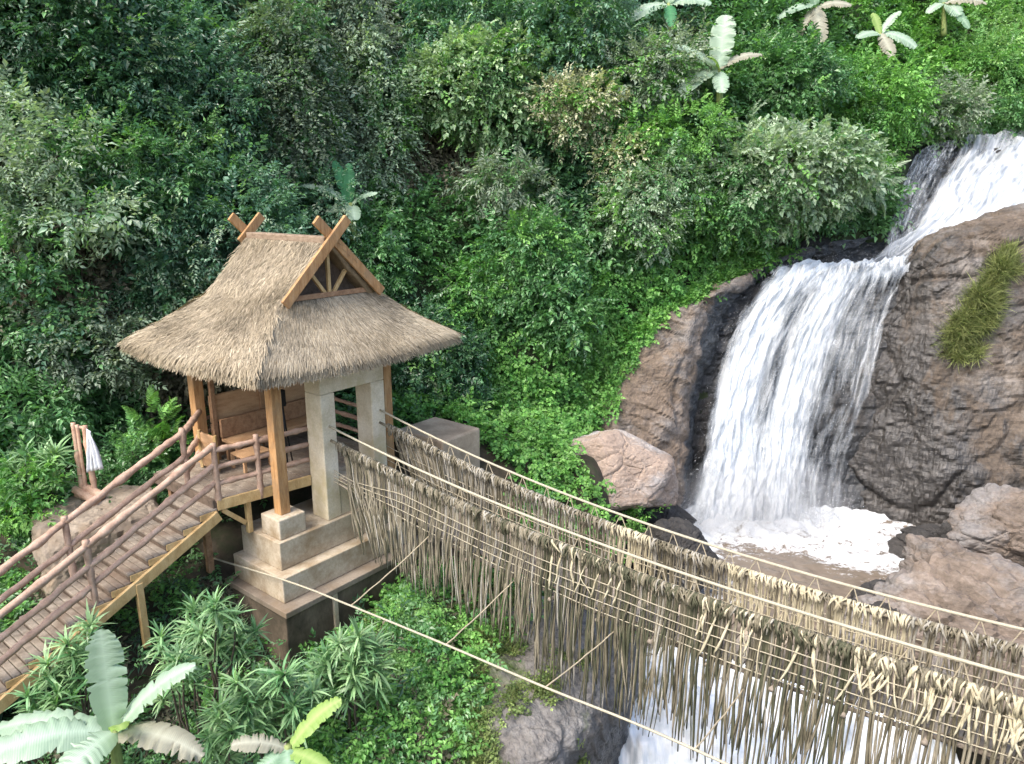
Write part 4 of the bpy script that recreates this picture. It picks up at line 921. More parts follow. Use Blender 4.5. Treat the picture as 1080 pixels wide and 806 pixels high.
def tuft(n, l, w):
    t = T()
    for i in range(n): t.put(lance(l*tr.uniform(.6, 1.2), w, tr.uniform(.3, 1.1), 3), rotm(tr.uniform(0, 6.3), R(tr.uniform(35, 85)), 0), (tr.normal()*.05, tr.normal()*.05, 0))
    return t.done()
TP = {'broad': [spray(9, .45, .19, .10) for _ in range(4)], 'fine': [spray(14, .5, .135, .058, (50, 75), .3) for _ in range(4)], 'small': [spray(10, .32, .12, .078) for _ in range(4)],
      'big': [spray(8, .6, .30, .19, (40, 70), .3) for _ in range(3)], 'pin': [frond(9, .75, .22, .055, .5, .4) for _ in range(4)], 'palm': [frond(13, 1.25, .42, .05, .7, .6) for _ in range(3)],
      'chain': [chain(15, .95, .13, .075) for _ in range(4)], 'creep': [spray(8, .25, .10, .085, (30, 80), .1, 5) for _ in range(4)], 'ros': [rosette(26, .46, .047, .95) for _ in range(4)], 'tuft': [tuft(16, .5, .013) for _ in range(3)],
      'long': [spray(9, .5, .26, .06, (35, 60), .35, -25) for _ in range(4)], 'moss': [spray(7, .12, .05, .04, (20, 80), .05, 10) for _ in range(3)]}
class Fol:
    def __init__(s): s.v, s.f, s.t, s.h, s.n = [], [], [], [], 0
    def add(s, tname, pos, y, z, scale, q, tint=None, hue=None):
        pos, y, z = (np.asarray(a, float) for a in (pos, y, z)); K = len(pos)
        y = y/(np.linalg.norm(y, axis=1)[:, None]+1e-9); x = np.cross(y, z); x /= np.linalg.norm(x, axis=1)[:, None]+1e-9; z = np.cross(x, y)
        M = np.stack([x, y, z], -1); scale = np.broadcast_to(scale, (K,)); tint = np.ones(K) if tint is None else tint; hue = np.full(K, .5) if hue is None else hue
        tl = TP[tname]; w = q.integers(0, len(tl), K)
        for j, t in enumerate(tl):
            m = np.where(w == j)[0]
            if not len(m): continue
            v = np.einsum('kij,vj->kvi', M[m], t.V)*scale[m][:, None, None]+pos[m][:, None]
            s.v.append(v.reshape(-1, 3)); k = len(m); nv = len(t.V)
            s.f.append((t.F[None]+(np.arange(k)*nv)[:, None, None]).reshape(-1, 3)+s.n); s.n += k*nv
            lt = (1+.2*q.normal(size=(k, t.n)))*tint[m][:, None]; lh = np.clip(hue[m][:, None]+.22*q.normal(size=(k, t.n)), 0, 1)
            s.t.append(np.clip(lt, .35, 1.9)[:, t.ID].ravel()); s.h.append(lh[:, t.ID].ravel())
    def build(s, name, mat, parent=None, loc=None):
        return mesh_obj(name, np.concatenate(s.v), np.concatenate(s.f), LM[mat], parent, loc, False, {'tint': np.concatenate(s.t), 'hue': np.concatenate(s.h)})
def lobes(c, rad, q, n):
    rad = np.asarray(rad, float); L_ = []
    for i in range(n):
        d = q.normal(size=3); d /= np.linalg.norm(d); d[1] = -abs(d[1])*.8 if q.random() < .6 else d[1]
        L_.append((np.asarray(c)+d*rad*q.uniform(.4, .75), rad*q.uniform(.32, .6)))
    return L_
def shell(Ls, n, q, lo=.72):
    ar = np.array([r[0]*r[2] for _, r in Ls]); pk = q.choice(len(Ls), n, p=ar/ar.sum())
    C = np.array([c for c, _ in Ls])[pk]; Rr = np.array([r for _, r in Ls])[pk]; d = q.normal(size=(n, 3)); d /= np.linalg.norm(d, axis=1)[:, None]
    p = C+d*Rr*q.uniform(lo, 1.08, n)[:, None]; keep = np.ones(n, bool)
    for c, r in Ls: keep &= (((p-c)/r)**2).sum(1) > .42
    return p[keep], (d/Rr/np.linalg.norm(d/Rr, axis=1)[:, None])[keep], pk[keep]
UP = np.array([0, 0, 1.0])
SID = [100]; SH = []
def bush(name, label, px, py, rad, tname, mat, dens=1.0, scale=1.0, nl=7, fwd=.45, cat='bush', trunk=False, Y=None, group=None, flat=False, droop=.25, lo=.55):
    SID[0] += 1; q = np.random.default_rng(SID[0]); rad = np.asarray(rad, float)*(1.18 if Y is None else 1.0)
    if Y is None: h = hit(px, py); c = h-ray(px, py)/np.linalg.norm(ray(px, py))*rad[1]*fwd
    else: c = P(px, py, Y)
    by = float(hillY(np.array([c[0]]), np.array([c[2]-rad[2]*.8]))[0]) if Y is None else c[1]
    base = np.array([c[0], max(c[1], by-.1), c[2]-rad[2]*(1.25 if trunk else .85)])
    t = thing(name, label, cat, base, group)
    Ls = lobes(c, rad, q, nl+4)
    if flat: Ls = [(a, r*np.array([1.15, 1.15, .45])) for a, r in Ls]
    area = sum(r[0]*r[2] for _, r in Ls)*9; n = int(area*26*dens/scale**1.6)
    p, d, pk = shell(Ls, n, q, lo); K = len(p)
    stray = q.random(K) < .16; p = p+d*(stray*q.uniform(.1, .5, K))[:, None]*min(rad)*.8
    rnd = q.normal(size=(K, 3)); y = d*.9+rnd*.45+UP*.1-UP*droop*.5; z = UP*1.0+d*.7+q.normal(size=(K, 3))*.35
    lt = q.uniform(.82, 1.2, len(Ls))[pk]; lh = q.uniform(0, 1, len(Ls))[pk]
    f = Fol(); alt = {'broad': 'fine', 'fine': 'broad', 'small': 'broad', 'big': 'broad', 'long': 'broad', 'chain': 'broad'}.get(tname, tname)
    a2 = (q.random(len(Ls)) < .35)[pk] ^ (q.random(K) < .12); a1 = ~a2; sc = scale*q.uniform(.75, 1.3, K)
    f.add(tname, p[a1], y[a1], z[a1], sc[a1], q, lt[a1], lh[a1]); f.add(alt, p[a2], y[a2], z[a2], sc[a2], q, lt[a2], lh[a2])
    if Y is None: SH.append((p, d))
    if tname not in ('chain',):
        n2 = K//7; i = q.integers(0, K, n2); f.add('chain' if tname == 'small' else tname, p[i]+d[i]*.14, y[i]+UP*.6, z[i], scale*.9, q, np.full(n2, 1.15), np.full(n2, .9))
    f.build('crown' if trunk else 'foliage', mat, t)
    m = MB(); r0 = .12 if trunk else .035
    root = base-UP*.2; m.tube(rough_path(root, c, 6, .05), np.linspace(r0, r0*.6, 6), 7)
    for lc, lr in Ls[:6]: m.tube(rough_path(c-UP*rad[2]*.15, lc, 5, .04), np.linspace(r0*.55, r0*.2, 5), 5)
    m.build('trunk' if trunk else 'stem', MAT['bark'], t, smooth=True)
    return t
# -- creeping cover on the steep hillside (nobody could count it)
q = np.random.default_rng(3)
n = 42000; X = q.uniform(-17, 27, n); Z = q.uniform(-.2, 21, n); Yh = hillY(X, Z)
ii = np.clip(((Z+2.5)/28.5*149).astype(int), 0, 149); jj = np.clip(((X+26)/56*259).astype(int), 0, 259); nr = HN[ii, jj]
dep = Yh*cp-(Z-CZ)*sp; ppx = CX+F*X/dep; ppy = CY-F*(Yh*sp+(Z-CZ)*cp)/dep
keep = (ppx > -140) & (ppx < 1220) & (ppy > -120) & (ppy < 610)
chx = (ppx > 940) & (ppy > 150) & (ppy < 300); keep &= ~chx; keep &= ~((ppx > 705) & (ppy > 318)); keep &= ~((ppx > 640) & (ppy > 420)); keep &= ~((ppx > 745) & (ppy > 285)); keep &= ~((ppx > 790) & (ppx < 960) & (ppy > 240) & (ppy < 300))
X, Z, Yh, nr, ppx, ppy = (a[keep] for a in (X, Z, Yh, nr, ppx, ppy)); pos = np.stack([X, Yh, Z], -1)
zones = [(640, 370, 95, 'creep', 'bright'), (690, 320, 50, 'creep', 'bright'), (520, 430, 70, 'creep', 'bright'), (575, 480, 55, 'creep', 'bright'), (770, 265, 45, 'creep', 'bright'), (440, 240, 60, 'small', 'mid'), (330, 110, 80, 'chain', 'dull'),
         (360, 40, 70, 'chain', 'dull'), (470, 150, 70, 'chain', 'brown'), (60, 300, 70, 'chain', 'brown'), (110, 250, 40, 'chain', 'brown'), (60, 400, 70, 'long', 'mid'), (1030, 70, 80, 'small', 'yellow'), (960, 60, 60, 'small', 'bright'), (820, 80, 80, 'broad', 'mid'), (900, 120, 60, 'small', 'bright'),
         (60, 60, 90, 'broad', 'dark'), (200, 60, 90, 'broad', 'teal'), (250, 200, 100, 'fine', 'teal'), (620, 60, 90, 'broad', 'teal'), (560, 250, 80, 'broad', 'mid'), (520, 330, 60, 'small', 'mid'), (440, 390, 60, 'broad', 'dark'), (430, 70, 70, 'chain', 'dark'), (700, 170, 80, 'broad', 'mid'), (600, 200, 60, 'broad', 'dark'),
         (100, 470, 70, 'long', 'mid'), (20, 490, 60, 'long', 'bright'), (380, 330, 60, 'small', 'mid'), (870, 230, 60, 'broad', 'mid'), (200, 420, 70, 'chain', 'brown')]
sc_ = np.stack([np.hypot(ppx-a, ppy-b)/r+.55*fbm(pos*.8+7*k, 2) for k, (a, b, r, _, _) in enumerate(zones)], 1); zi = sc_.argmin(1)
covers = {}
tone = .95+.3*fbm(pos*.9, 3); hue = np.clip(.5+.6*fbm(pos*.6+50, 3), 0, 1)
for k, (_, _, _, tn, mt) in enumerate(zones):
    m = np.where(zi == k)[0]
    if not len(m): continue
    K = len(m); d = -nr[m] if (nr[m]*np.array([0, -1, .3])).sum() < 0 else nr[m]
    off = np.abs(q.normal(size=K))*.22; p = pos[m]+d*off[:, None]
    if tn == 'chain': y = d*.3-UP*1.0+q.normal(size=(K, 3))*.2; z = d
    elif tn == 'creep': y = d*.35+q.normal(size=(K, 3))*.7-UP*.2; z = d*1.0+UP*.6+q.normal(size=(K, 3))*.3
    else: y = d*.8+q.normal(size=(K, 3))*.55-UP*.1; z = UP*1.0+d*.5+q.normal(size=(K, 3))*.3
    covers.setdefault(mt, Fol()).add(tn, p, y, z, q.uniform(.9, 1.5, K)*(1.25 if tn in ('creep', 'small') else 1.05), q, np.clip(tone[m], .6, 1.4), hue[m])
    if tn == 'creep':
        for rep in range(2):
            p2 = p+q.normal(size=(K, 3))*.16; covers[mt].add(tn, p2, q.normal(size=(K, 3))+d*.3, d+UP*.6+q.normal(size=(K, 3))*.3, q.uniform(.8, 1.3, K), q, np.clip(tone[m], .6, 1.4), hue[m])
names = {'bright': ('bright_creeper', 'bright green creepers carpeting the slope between pavilion and falls'), 'mid': ('undergrowth', 'mid green leafy undergrowth filling the steep hillside'), 'dull': ('hanging_creeper', 'dull grey green creepers hanging in columns behind the pavilion roof'),
         'brown': ('dry_creeper', 'dry brown creepers hanging in the dark hollows of the hillside'), 'yellow': ('slope_scrub', 'yellow green low scrub on the slope above the top of the falls'), 'dark': ('undergrowth', 'dark green undergrowth in the shade of the hillside'), 'teal': ('undergrowth', 'bluish green undergrowth high on the hillside')}
for mt, f in covers.items(): o = f.build(names[mt][0], mt); tag(o, names[mt][1], 'creeper', None, 'stuff')
# -- bushes and small trees one can tell apart
B = bush
B('small_tree', 'silvery grey leaved tree at the left edge, level with the pavilion roof top', 30, 185, (1.5, 1.2, 1.6), 'fine', 'pale', 1.0, 1.1, flat=True, trunk=True, cat='tree')
B('small_tree', 'silver leaved branch tree reaching right over the brown hollow at left', 90, 228, (1.2, .9, .6), 'fine', 'pale', 1.0, 1.1, 5, flat=True, cat='tree', trunk=True, fwd=1.2)
B('bush', 'yellow green sunlit bush at the left, above the dark shrub', 205, 165, (.9, .8, .8), 'broad', 'yellow', .7, .8, 6, .8)
B('bush', 'large bluish green bush left of centre above the pavilion roof', 165, 120, (1.9, 1.2, 1.5), 'fine', 'teal', 1, 1.1, 8)
B('bush', 'green bush with a light top at the left, below the bluish bush', 130, 195, (1.4, 1.0, 1.0), 'broad', 'mid', .9, .9, 7, .8)
B('bush', 'big dark bluish shrub directly left of the thatched roof', 225, 245, (1.7, 1.1, 1.4), 'fine', 'teal', 1.0, 1.0, 9, .7)
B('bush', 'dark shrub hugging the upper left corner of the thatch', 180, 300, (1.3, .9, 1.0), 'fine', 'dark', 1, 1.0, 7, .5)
B('bush', 'pale leaved creeper mound at the left edge below the silvery tree', 30, 300, (.9, .7, 1.2), 'broad', 'mid', .7, .9, 6, .6)
B('bush', 'dull leafy bush at left just under the brown hollow', 95, 375, (1.2, .8, .9), 'broad', 'dull', .8, .8, 6, .5)
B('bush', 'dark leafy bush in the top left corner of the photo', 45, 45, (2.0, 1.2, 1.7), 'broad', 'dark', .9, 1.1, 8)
B('bush', 'shaded green bush along the top edge left of the vine columns', 170, 30, (1.8, 1.2, 1.5), 'broad', 'teal', .9, 1.0, 8)
B('vine_column', 'column of dull pale vines hanging above the pavilion ridge', 300, 100, (1.1, .8, 2.2), 'chain', 'dull', 1.1, .9, 8, .6, cat='vine', droop=2)
B('vine_column', 'broad hanging vine column right of the ridge of the pavilion', 385, 120, (.9, .8, 2.3), 'chain', 'pale', .6, .85, 8, .6, cat='vine', droop=2)
B('vine_column', 'dull vine mass at the top edge left of the dark recess', 335, 20, (1.6, .8, 1.4), 'chain', 'dull', 1.0, .9, 8, .6, cat='vine', droop=2)
B('bush', 'dense green bush behind the crossed gable boards', 395, 265, (1.1, .8, 1.0), 'fine', 'mid', .9, .9, 7, .6)
B('bush', 'grey green bush between roof ridge and banana plant', 320, 215, (1.0, .7, .9), 'fine', 'teal', .8, .9, 6, .6)
B('small_tree', 'tree with light round leaves standing out at the upper centre', 505, 95, (1.9, 1.3, 1.3), 'big', 'light', .55, .6, 8, 1.0, cat='tree', trunk=True)
B('small_tree', 'dark feathery tree at the top centre beside the recess', 490, 25, (1.5, 1.2, 1.3), 'fine', 'teal', .9, 1.1, 7, .8, cat='tree', trunk=True)
B('small_tree', 'cream and yellow leaved tree at the upper centre', 612, 122, (1.1, .8, .9), 'broad', 'cream', .9, .75, 7, 1.0, cat='tree', trunk=True)
B('bush', 'pale cream leaved bush hanging below the cream tree', 655, 172, (.8, .6, .9), 'broad', 'cream', .6, .8, 6, .9)
B('bush', 'silvery bush trailing down to the creepers right of centre', 690, 225, (1.3, .8, 1.2), 'broad', 'pale', .8, .8, 7, .8)
B('bush', 'fresh green bush at the upper centre right of the cream tree', 705, 140, (1.3, .9, .9), 'fine', 'bright', .9, 1.0, 7, .8)
B('bush', 'dark green bush along the top edge right of centre', 600, 45, (1.8, 1.2, 1.4), 'broad', 'teal', .9, 1.0, 8, .6)
B('bush', 'dull olive bush below the top centre banana plants', 690, 80, (1.3, 1.0, 1.0), 'broad', 'dull', .8, .9, 7, .5)
B('small_tree', 'large pale leaved tree spreading over the rock beside the waterfall', 828, 180, (2.1, 1.5, 1.15), 'big', 'pale', .9, .72, 10, .9, cat='tree', trunk=True)
B('bush', 'pale round leaved bush hanging over the dark overhang by the falls', 815, 215, (1.1, .8, .75), 'big', 'pale', .8, .65, 7, 1.0)
B('bush', 'leafy bush with drooping long leaves at the top of the falls', 896, 195, (.9, .8, .6), 'palm', 'pale', .35, .7, 5, 1.0)
B('bush', 'green bush tucked under the pale tree above the outcrop', 760, 215, (1.3, .9, .9), 'broad', 'mid', .9, .85, 7, .7)
B('bush', 'mid green bush on the slope between two banana plants', 815, 90, (1.9, 1.1, 1.1), 'broad', 'mid', .9, .9, 8, .5)
B('bush', 'fresh green bush under the rightmost banana plants', 910, 105, (1.7, 1.1, 1.0), 'fine', 'bright', .9, 1.1, 8, .5)
B('bush', 'greyish olive bush just above the top of the upper falls', 975, 115, (1.3, .8, .8), 'fine', 'dull', .9, 1.1, 7, .6)
B('bush', 'yellow green bush in the upper right corner', 1050, 75, (1.9, 1.1, 1.2), 'fine', 'yellow', .8, 1.2, 8, .5)
B('bush', 'green bush at the right edge behind the upper falls', 1070, 125, (1.5, .8, .6), 'broad', 'mid', .9, 1.1, 7, .6)
B('bush', 'light green bush standing out right of the pavilion roof', 505, 315, (.85, .7, .85), 'fine', 'bright', 1.0, .9, 6, .7)
B('bush', 'soft green bush at the centre above the bright creepers', 560, 275, (1.2, .9, 1.0), 'fine', 'mid', 1.0, .95, 8, .7)
B('bush', 'dull green bush hanging at the centre below the dark shade', 525, 210, (1.2, .8, 1.0), 'long', 'dull', .9, .9, 7, .7)
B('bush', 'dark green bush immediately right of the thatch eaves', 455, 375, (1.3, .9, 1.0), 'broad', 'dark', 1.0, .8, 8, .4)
B('bush', 'low dark green bush beyond the bridge head above the concrete block', 465, 420, (1.2, .8, .7), 'broad', 'dark', 1.0, .7, 8, .5)
B('bush', 'mid green bush between the light bush and the outcrop', 590, 330, (.9, .7, .9), 'small', 'mid', 1.0, 1.1, 7, .5)
B('bush', 'small bright bush growing between tan boulder and bridge', 672, 546, (.35, .3, .35), 'small', 'bright', .8, .8, 5, Y=17.8)
B('bush', 'low bright weeds beside the bridge ropes below the tan boulder', 590, 525, (.9, .7, .4), 'small', 'bright', .8, 1.0, 6, Y=18.4)
B('bush', 'green bush at the left edge beside the pole stand', 30, 440, (1.0, .8, .7), 'long', 'mid', .8, .9, 6, .6)
B('bush', 'bright leafy plant at the left edge below the pole stand', 20, 520, (.8, .7, .6), 'broad', 'bright', .8, .8, 6, Y=13.6)
B('bush', 'low green bush between pole stand and far handrail', 145, 480, (.9, .6, .45), 'broad', 'mid', .8, .7, 6, Y=15.4)
B('bush', 'fern like green plant behind the upper end of the far handrail', 170, 462, (.6, .5, .5), 'pin', 'bright', .6, .6, 5, Y=16.0)
# climbing plants that run from bush to bush over the whole slope
q = np.random.default_rng(404); sp_ = np.concatenate([a for a, _ in SH]); sd_ = np.concatenate([b for _, b in SH]); i = q.choice(len(sp_), 15000, replace=False); sp_ = sp_[i]; sd_ = sd_[i]
dep = sp_[:, 1]*cp-(sp_[:, 2]-CZ)*sp; qx = CX+F*sp_[:, 0]/dep; k1 = fbm(sp_*.55, 3); k2 = fbm(sp_*.5+70, 3)
left = qx+150*k2 < 430
sel = [(left & (k1 > .18), 'broad', 'mid', .8), (left & (k1 < -.18), 'fine', 'pale', .9), (left & (np.abs(k1) < .08) & (k2 > 0), 'small', 'teal', 1.1), (left & (np.abs(k1) < .08) & (k2 < -.2), 'chain', 'bright', .8),
       (~left & (k1 > .15), 'small', 'bright', 1.1), (~left & (k1 < -.15), 'broad', 'mid', .75), (~left & (np.abs(k1) < .1) & (k2 > .1), 'fine', 'light', .8), (~left & (np.abs(k1) < .1) & (k2 < -.1), 'chain', 'mid', .8)]
cl = {}
for m_, tn, mt, sc in sel:
    w_ = np.where(m_)[0]; K = len(w_); d = sd_[w_]; y = d*.5+q.normal(size=(K, 3))*.5-UP*(.8 if tn == 'chain' else .15); cl.setdefault(mt, Fol()).add(tn, sp_[w_]+d*.1, y, UP+d*.7+q.normal(size=(K, 3))*.3, sc*q.uniform(.8, 1.3, K), q, np.clip(1+.3*k2[w_], .7, 1.4), q.uniform(0, 1, K))
for mt, lab in (('mid', 'mid green climbers running from bush to bush over the slope'), ('pale', 'pale leaved climbers over the bushes at left'), ('teal', 'bluish climbers over the bushes at left'), ('bright', 'bright green climbers over the bushes of the slope'), ('light', 'light green climbers over the bushes right of centre')):
    o = cl[mt].build('climbing_vine', mt); tag(o, lab, 'climber', None, 'stuff')
# lianas hanging in the two hollows of the slope
lq = np.random.default_rng(31)
for n_, (x0, x1, y0, y1), lab, grp in ((11, (400, 545, 120, 150), 'thin brown liana hanging in the dark hollow at the upper centre', 'lianas in the upper centre hollow'), (9, (35, 125, 262, 285), 'thin brown liana hanging in the brown hollow at left', 'lianas in the left hollow')):
    for _ in range(n_):
        h = hit(lq.uniform(x0, x1), lq.uniform(y0, y1)); top = h+np.array([0, -.75-.3*lq.random(), .2]); ln = lq.uniform(1.4, 2.6); n = 9; t_ = np.linspace(0, 1, n)[:, None]
        sw = lq.normal(size=3)*np.array([.25, .12, 0]); pth = top-UP*ln*t_+sw*t_*t_+lq.normal(size=(n, 3))*.03
        o = MB().tube(cr(pth, 18), lq.uniform(.008, .02), 5).build('liana', MAT['bark'], None, loc=pth[-1], smooth=True); tag(o, lab, 'liana', grp)
# -- banana plants
def blade(base, tip, w, mid=None, q=None, rag=.25, fold=.16):
    base, tip = np.asarray(base), np.asarray(tip); l = np.linalg.norm(tip-base); n = 44
    c = (base+tip)/2+UP*l*.22 if mid is None else mid
    t = np.linspace(0, 1, n)[:, None]; p = base*(1-t)**2+2*c*t*(1-t)+tip*t*t
    tg = np.gradient(p, axis=0); tg /= np.linalg.norm(tg, axis=1)[:, None]
    toc = np.array([0, 0, CZ+6])-p; toc /= np.linalg.norm(toc, axis=1)[:, None]; up = UP*.7+toc*.6
    x = np.cross(tg, up); x /= np.linalg.norm(x, axis=1)[:, None]; z = np.cross(x, tg)
    f = np.sin(np.pi*np.clip(.05+t[:, 0]*.94, 0, 1))**.45; f[0] = .08; f[-1] = .1; V = []
    for i in range(n):
        wl = w/2*f[i]*(1-rag*(q.random()**7)); wr_ = w/2*f[i]*(1-rag*(q.random()**7)); dl = q.normal()*.02*rag*4; zz = z[i]
        V += [p[i]-x[i]*wl+zz*(fold*wl)-UP*wl*.25+tg[i]*(.3*wl), p[i]-x[i]*wl*.5+zz*fold*wl*.7+tg[i]*(.12*wl), p[i], p[i]+x[i]*wr_*.5+zz*fold*wr_*.7+tg[i]*(.12*wr_), p[i]+x[i]*wr_+zz*(fold*wr_+dl*w)-UP*wr_*.25+tg[i]*(.3*wr_)]
    hue = np.tile(np.array([.35, .5, 1.0, .5, .35]), n)+np.repeat(q.normal(size=n)*.05, 5); tint = np.repeat(1+.03*q.normal(size=n), 5); tint[2::5] *= 1.15
    uv = np.stack([np.tile(np.linspace(0, 1, 5), n), np.repeat(np.linspace(0, 1, n), 5)+.06*np.tile(np.abs(np.linspace(-1, 1, 5)), n)], -1)
    return np.array(V), grid_faces(n, 5), np.clip(hue, 0, 1), tint, uv
def banana(label, base, leaves, Y, foot=None, wsc=1.0):
    SID[0] += 1; q = np.random.default_rng(SID[0]); b = P(base[0], base[1], Y); ft = P(base[0]+2, base[1]+25, Y+.05) if foot is None else foot
    t = thing('banana_plant', label, 'banana plant', ft)
    MB().tube(rough_path(ft-UP*.3, b+UP*.05, 7, .01), np.linspace(.12, .05, 7), 9).build('stem', LM['bananayel'] if False else MAT['bananastem'], t, smooth=True)
    for (x, y, dY, w, m) in leaves:
        v, f, h, ti, uv = blade(b+q.normal(size=3)*.02, P(x, y, Y+dY), w*wsc, None, q, .75 if 'brown' in m else .6); mesh_obj('leaf', v, f, LM[m], t, smooth=True, attrs={'tint': ti, 'hue': h}, uv=uv)
    return t
MAT['bananastem'] = surf_mat('banana_stem', [(.12, .16, .05), (.24, .3, .1), (.3, .28, .14)], 4, (3, 3, .5), .6, .3, .01, 20)
def hY(px, py, d=1.9): return hit(px, py)[1]-d
banana('banana plant with one broad upright pale leaf, below the top centre edge', (758, 74), [(766, 16, .2, .75, 'bananapale'), (702, 48, -.2, .4, 'bananapale'), (713, 104, -.4, .55, 'bananapale'), (762, 98, -.6, .5, 'bananapale'), (804, 58, .1, .38, 'bananabrown'), (748, 60, -.5, .3, 'bananayel')], hY(758, 74))
banana('banana plant cut by the top edge at the centre, arching pale leaves', (705, 5), [(664, 22, -.4, .55, 'bananapale'), (750, 4, -.2, .5, 'bananapale'), (715, -40, 0, .6, 'banana'), (708, 28, -.6, .4, 'bananagreen')], hY(705, 5))
banana('banana plant with drooping brown dead leaves at the top edge', (860, 8), [(820, 20, -.3, .4, 'bananapale'), (866, 48, -.5, .6, 'bananabrown'), (898, 6, -.2, .45, 'bananabrown'), (836, 54, -.3, .3, 'bananabrown'), (858, -30, .2, .5, 'banana')], hY(860, 8))
banana('banana plant with a yellow green heart, right of the dead leaved one', (928, 36), [(904, 40, -.3, .45, 'bananapale'), (920, 14, .2, .3, 'bananayel'), (950, 12, 0, .34, 'bananapale'), (966, 50, -.4, .55, 'bananapale'), (941, 62, -.6, .5, 'bananabrown')], hY(928, 36))
banana('banana plant cut by the top edge near the right corner', (995, 4), [(978, 14, -.2, .4, 'bananapale'), (1012, 16, -.4, .6, 'bananapale'), (1040, 4, -.2, .55, 'bananabrown'), (1022, 30, -.5, .4, 'banana'), (990, -30, 0, .5, 'banana')], hY(995, 4))
banana('banana plant with a dark upright leaf just above the roof of the pavilion', (370, 216), [(352, 170, .2, .32, 'bananagreen'), (368, 172, .15, .3, 'bananagreen'), (318, 196, -.2, .3, 'bananapale'), (344, 226, -.3, .3, 'bananapale'), (398, 204, -.1, .26, 'bananapale'), (374, 232, -.4, .4, 'bananapale')], hY(370, 216, 1.5))
banana('large banana plant with broad pale leaves in the bottom left corner', (122, 772), [(106, 664, .1, .48, 'bananapale'), (206, 702, .2, .36, 'bananapale'), (214, 798, -.4, .42, 'bananabrown'), (-30, 806, -.6, .55, 'bananapale'), (-10, 772, .2, .4, 'bananapale'), (60, 830, -.8, .5, 'bananapale'), (128, 770, -.5, .25, 'bananayel')], 8.3, foot=P(120, 850, 8.2))
banana('young banana plant with yellow green leaves at the bottom edge below the shrubs', (304, 790), [(360, 738, .2, .3, 'bananayel'), (352, 818, -.4, .26, 'bananayel'), (306, 850, -.6, .34, 'banana'), (244, 786, -.1, .28, 'bananabrown'), (268, 822, -.4, .28, 'banana')], 8.2, foot=P(306, 850, 8.2))
# -- shrubs with strap leaves on the bank below the pavilion
def strap(label, pts, Y, sc=1.0, mat='lance'):
    SID[0] += 1; q = np.random.default_rng(SID[0]); c = np.mean([P(x, y, Y) for x, y in pts], 0); gz_ = float(ground_z(np.array([c[0]]), np.array([Y]))[0])
    base = np.array([c[0], Y+.15, min(gz_, c[2]-.6)]); t = thing('strap_leaf_shrub', label, 'shrub', base, 'strap leaved shrubs on the bank'); f = Fol(); m = MB()
    for x, y in pts:
        tip = P(x, y, Y+q.normal()*.18); m.tube(rough_path(base+q.normal(size=3)*np.array([.15, .1, 0]), tip, 6, .03), np.linspace(.022, .012, 6), 6)
        k = 4; ps = np.array([tip, tip-UP*.14+q.normal(size=3)*.04, tip-UP*.28+q.normal(size=3)*.07, tip-UP*.45+q.normal(size=3)*.1]); f.add('ros', ps, q.normal(size=(k, 3))*np.array([1, 1, .15])+.01, UP[None]+q.normal(size=(k, 3))*.22, sc*.84*q.uniform(.8, 1.15, k), q, q.uniform(.85, 1.2, k), q.uniform(.2, .8, k))
    f.build('foliage', mat, t); m.build('stem', MAT['bark'], t, smooth=True)
strap('tall strap leaved shrub in front of the plinth, its top reaching the retaining wall', [(205, 645), (228, 636), (248, 650), (225, 662), (250, 675), (200, 668), (215, 650)], 10.2)
strap('strap leaved shrub in the middle of the bank below the tall one', [(280, 725), (300, 712), (265, 745), (310, 745), (330, 730), (290, 758), (250, 720)], 9.3)
strap('strap leaved shrub against the dark retaining wall, nearest the mossy slope', [(358, 680), (378, 672), (345, 698), (372, 698), (398, 706), (360, 718), (338, 712), (394, 684)], 10.1)
strap('strap leaved shrub with few rosettes below the middle one, left of the young banana', [(245, 770), (232, 745), (220, 778)], 8.8)
strap('strap leaved shrub beside the stair stringer at the left', [(95, 660), (70, 680), (50, 700), (85, 700), (60, 730), (30, 735), (110, 690)], 9.6, .95, 'lance')
strap('strap leaved plant at the left edge above the handrails', [(25, 478), (45, 485), (10, 490), (35, 500), (58, 478)], 13.9, 1.2, 'lance')
strap('small strap leaved plant between the upright banana leaf and the tall shrub', [(190, 690), (170, 672), (205, 700), (180, 712)], 9.5, .85)
# -- low plants on the bank: carpet, moss, weeds
def carpet(name, label, n, xr_, yr_, fn, tn, mat, sc, cond=None, cat='ground cover', lift=.12):
    SID[0] += 1; q = np.random.default_rng(SID[0]); x = q.uniform(*xr_, n); y = q.uniform(*yr_, n); z = fn(x, y); p = np.stack([x, y, z], -1)
    k = fbm(p*.7+SID[0], 3); m = (k > -.15) if cond is None else cond(x, y, z, k); p = p[m]; K = len(p); p[:, 2] += np.abs(q.normal(size=K))*lift
    f = Fol(); f.add(tn, p, q.normal(size=(K, 3))*np.array([1, 1, .4])+UP*.25-np.array([0, .25, 0]), UP+q.normal(size=(K, 3))*.35-np.array([0, .25, 0]), sc*q.uniform(.7, 1.3, K), q, np.clip(1+.25*fbm(p*1.3, 2), .6, 1.4), np.clip(.5+.6*fbm(p*.9+20, 2), 0, 1))
    o = f.build(name, mat); tag(o, label, cat, None, 'stuff')
gzf = lambda x, y: ground_z(x, y)
inblk = lambda x, y: ((x-P0[0])*AX[0]+(y-P0[1])*AX[1] > -1.2) & ((x-P0[0])*AX[0]+(y-P0[1])*AX[1] < 2.1) & ((x-P0[0])*BX[0]+(y-P0[1])*BX[1] > 3.8) & ((x-P0[0])*BX[0]+(y-P0[1])*BX[1] < 6.5)
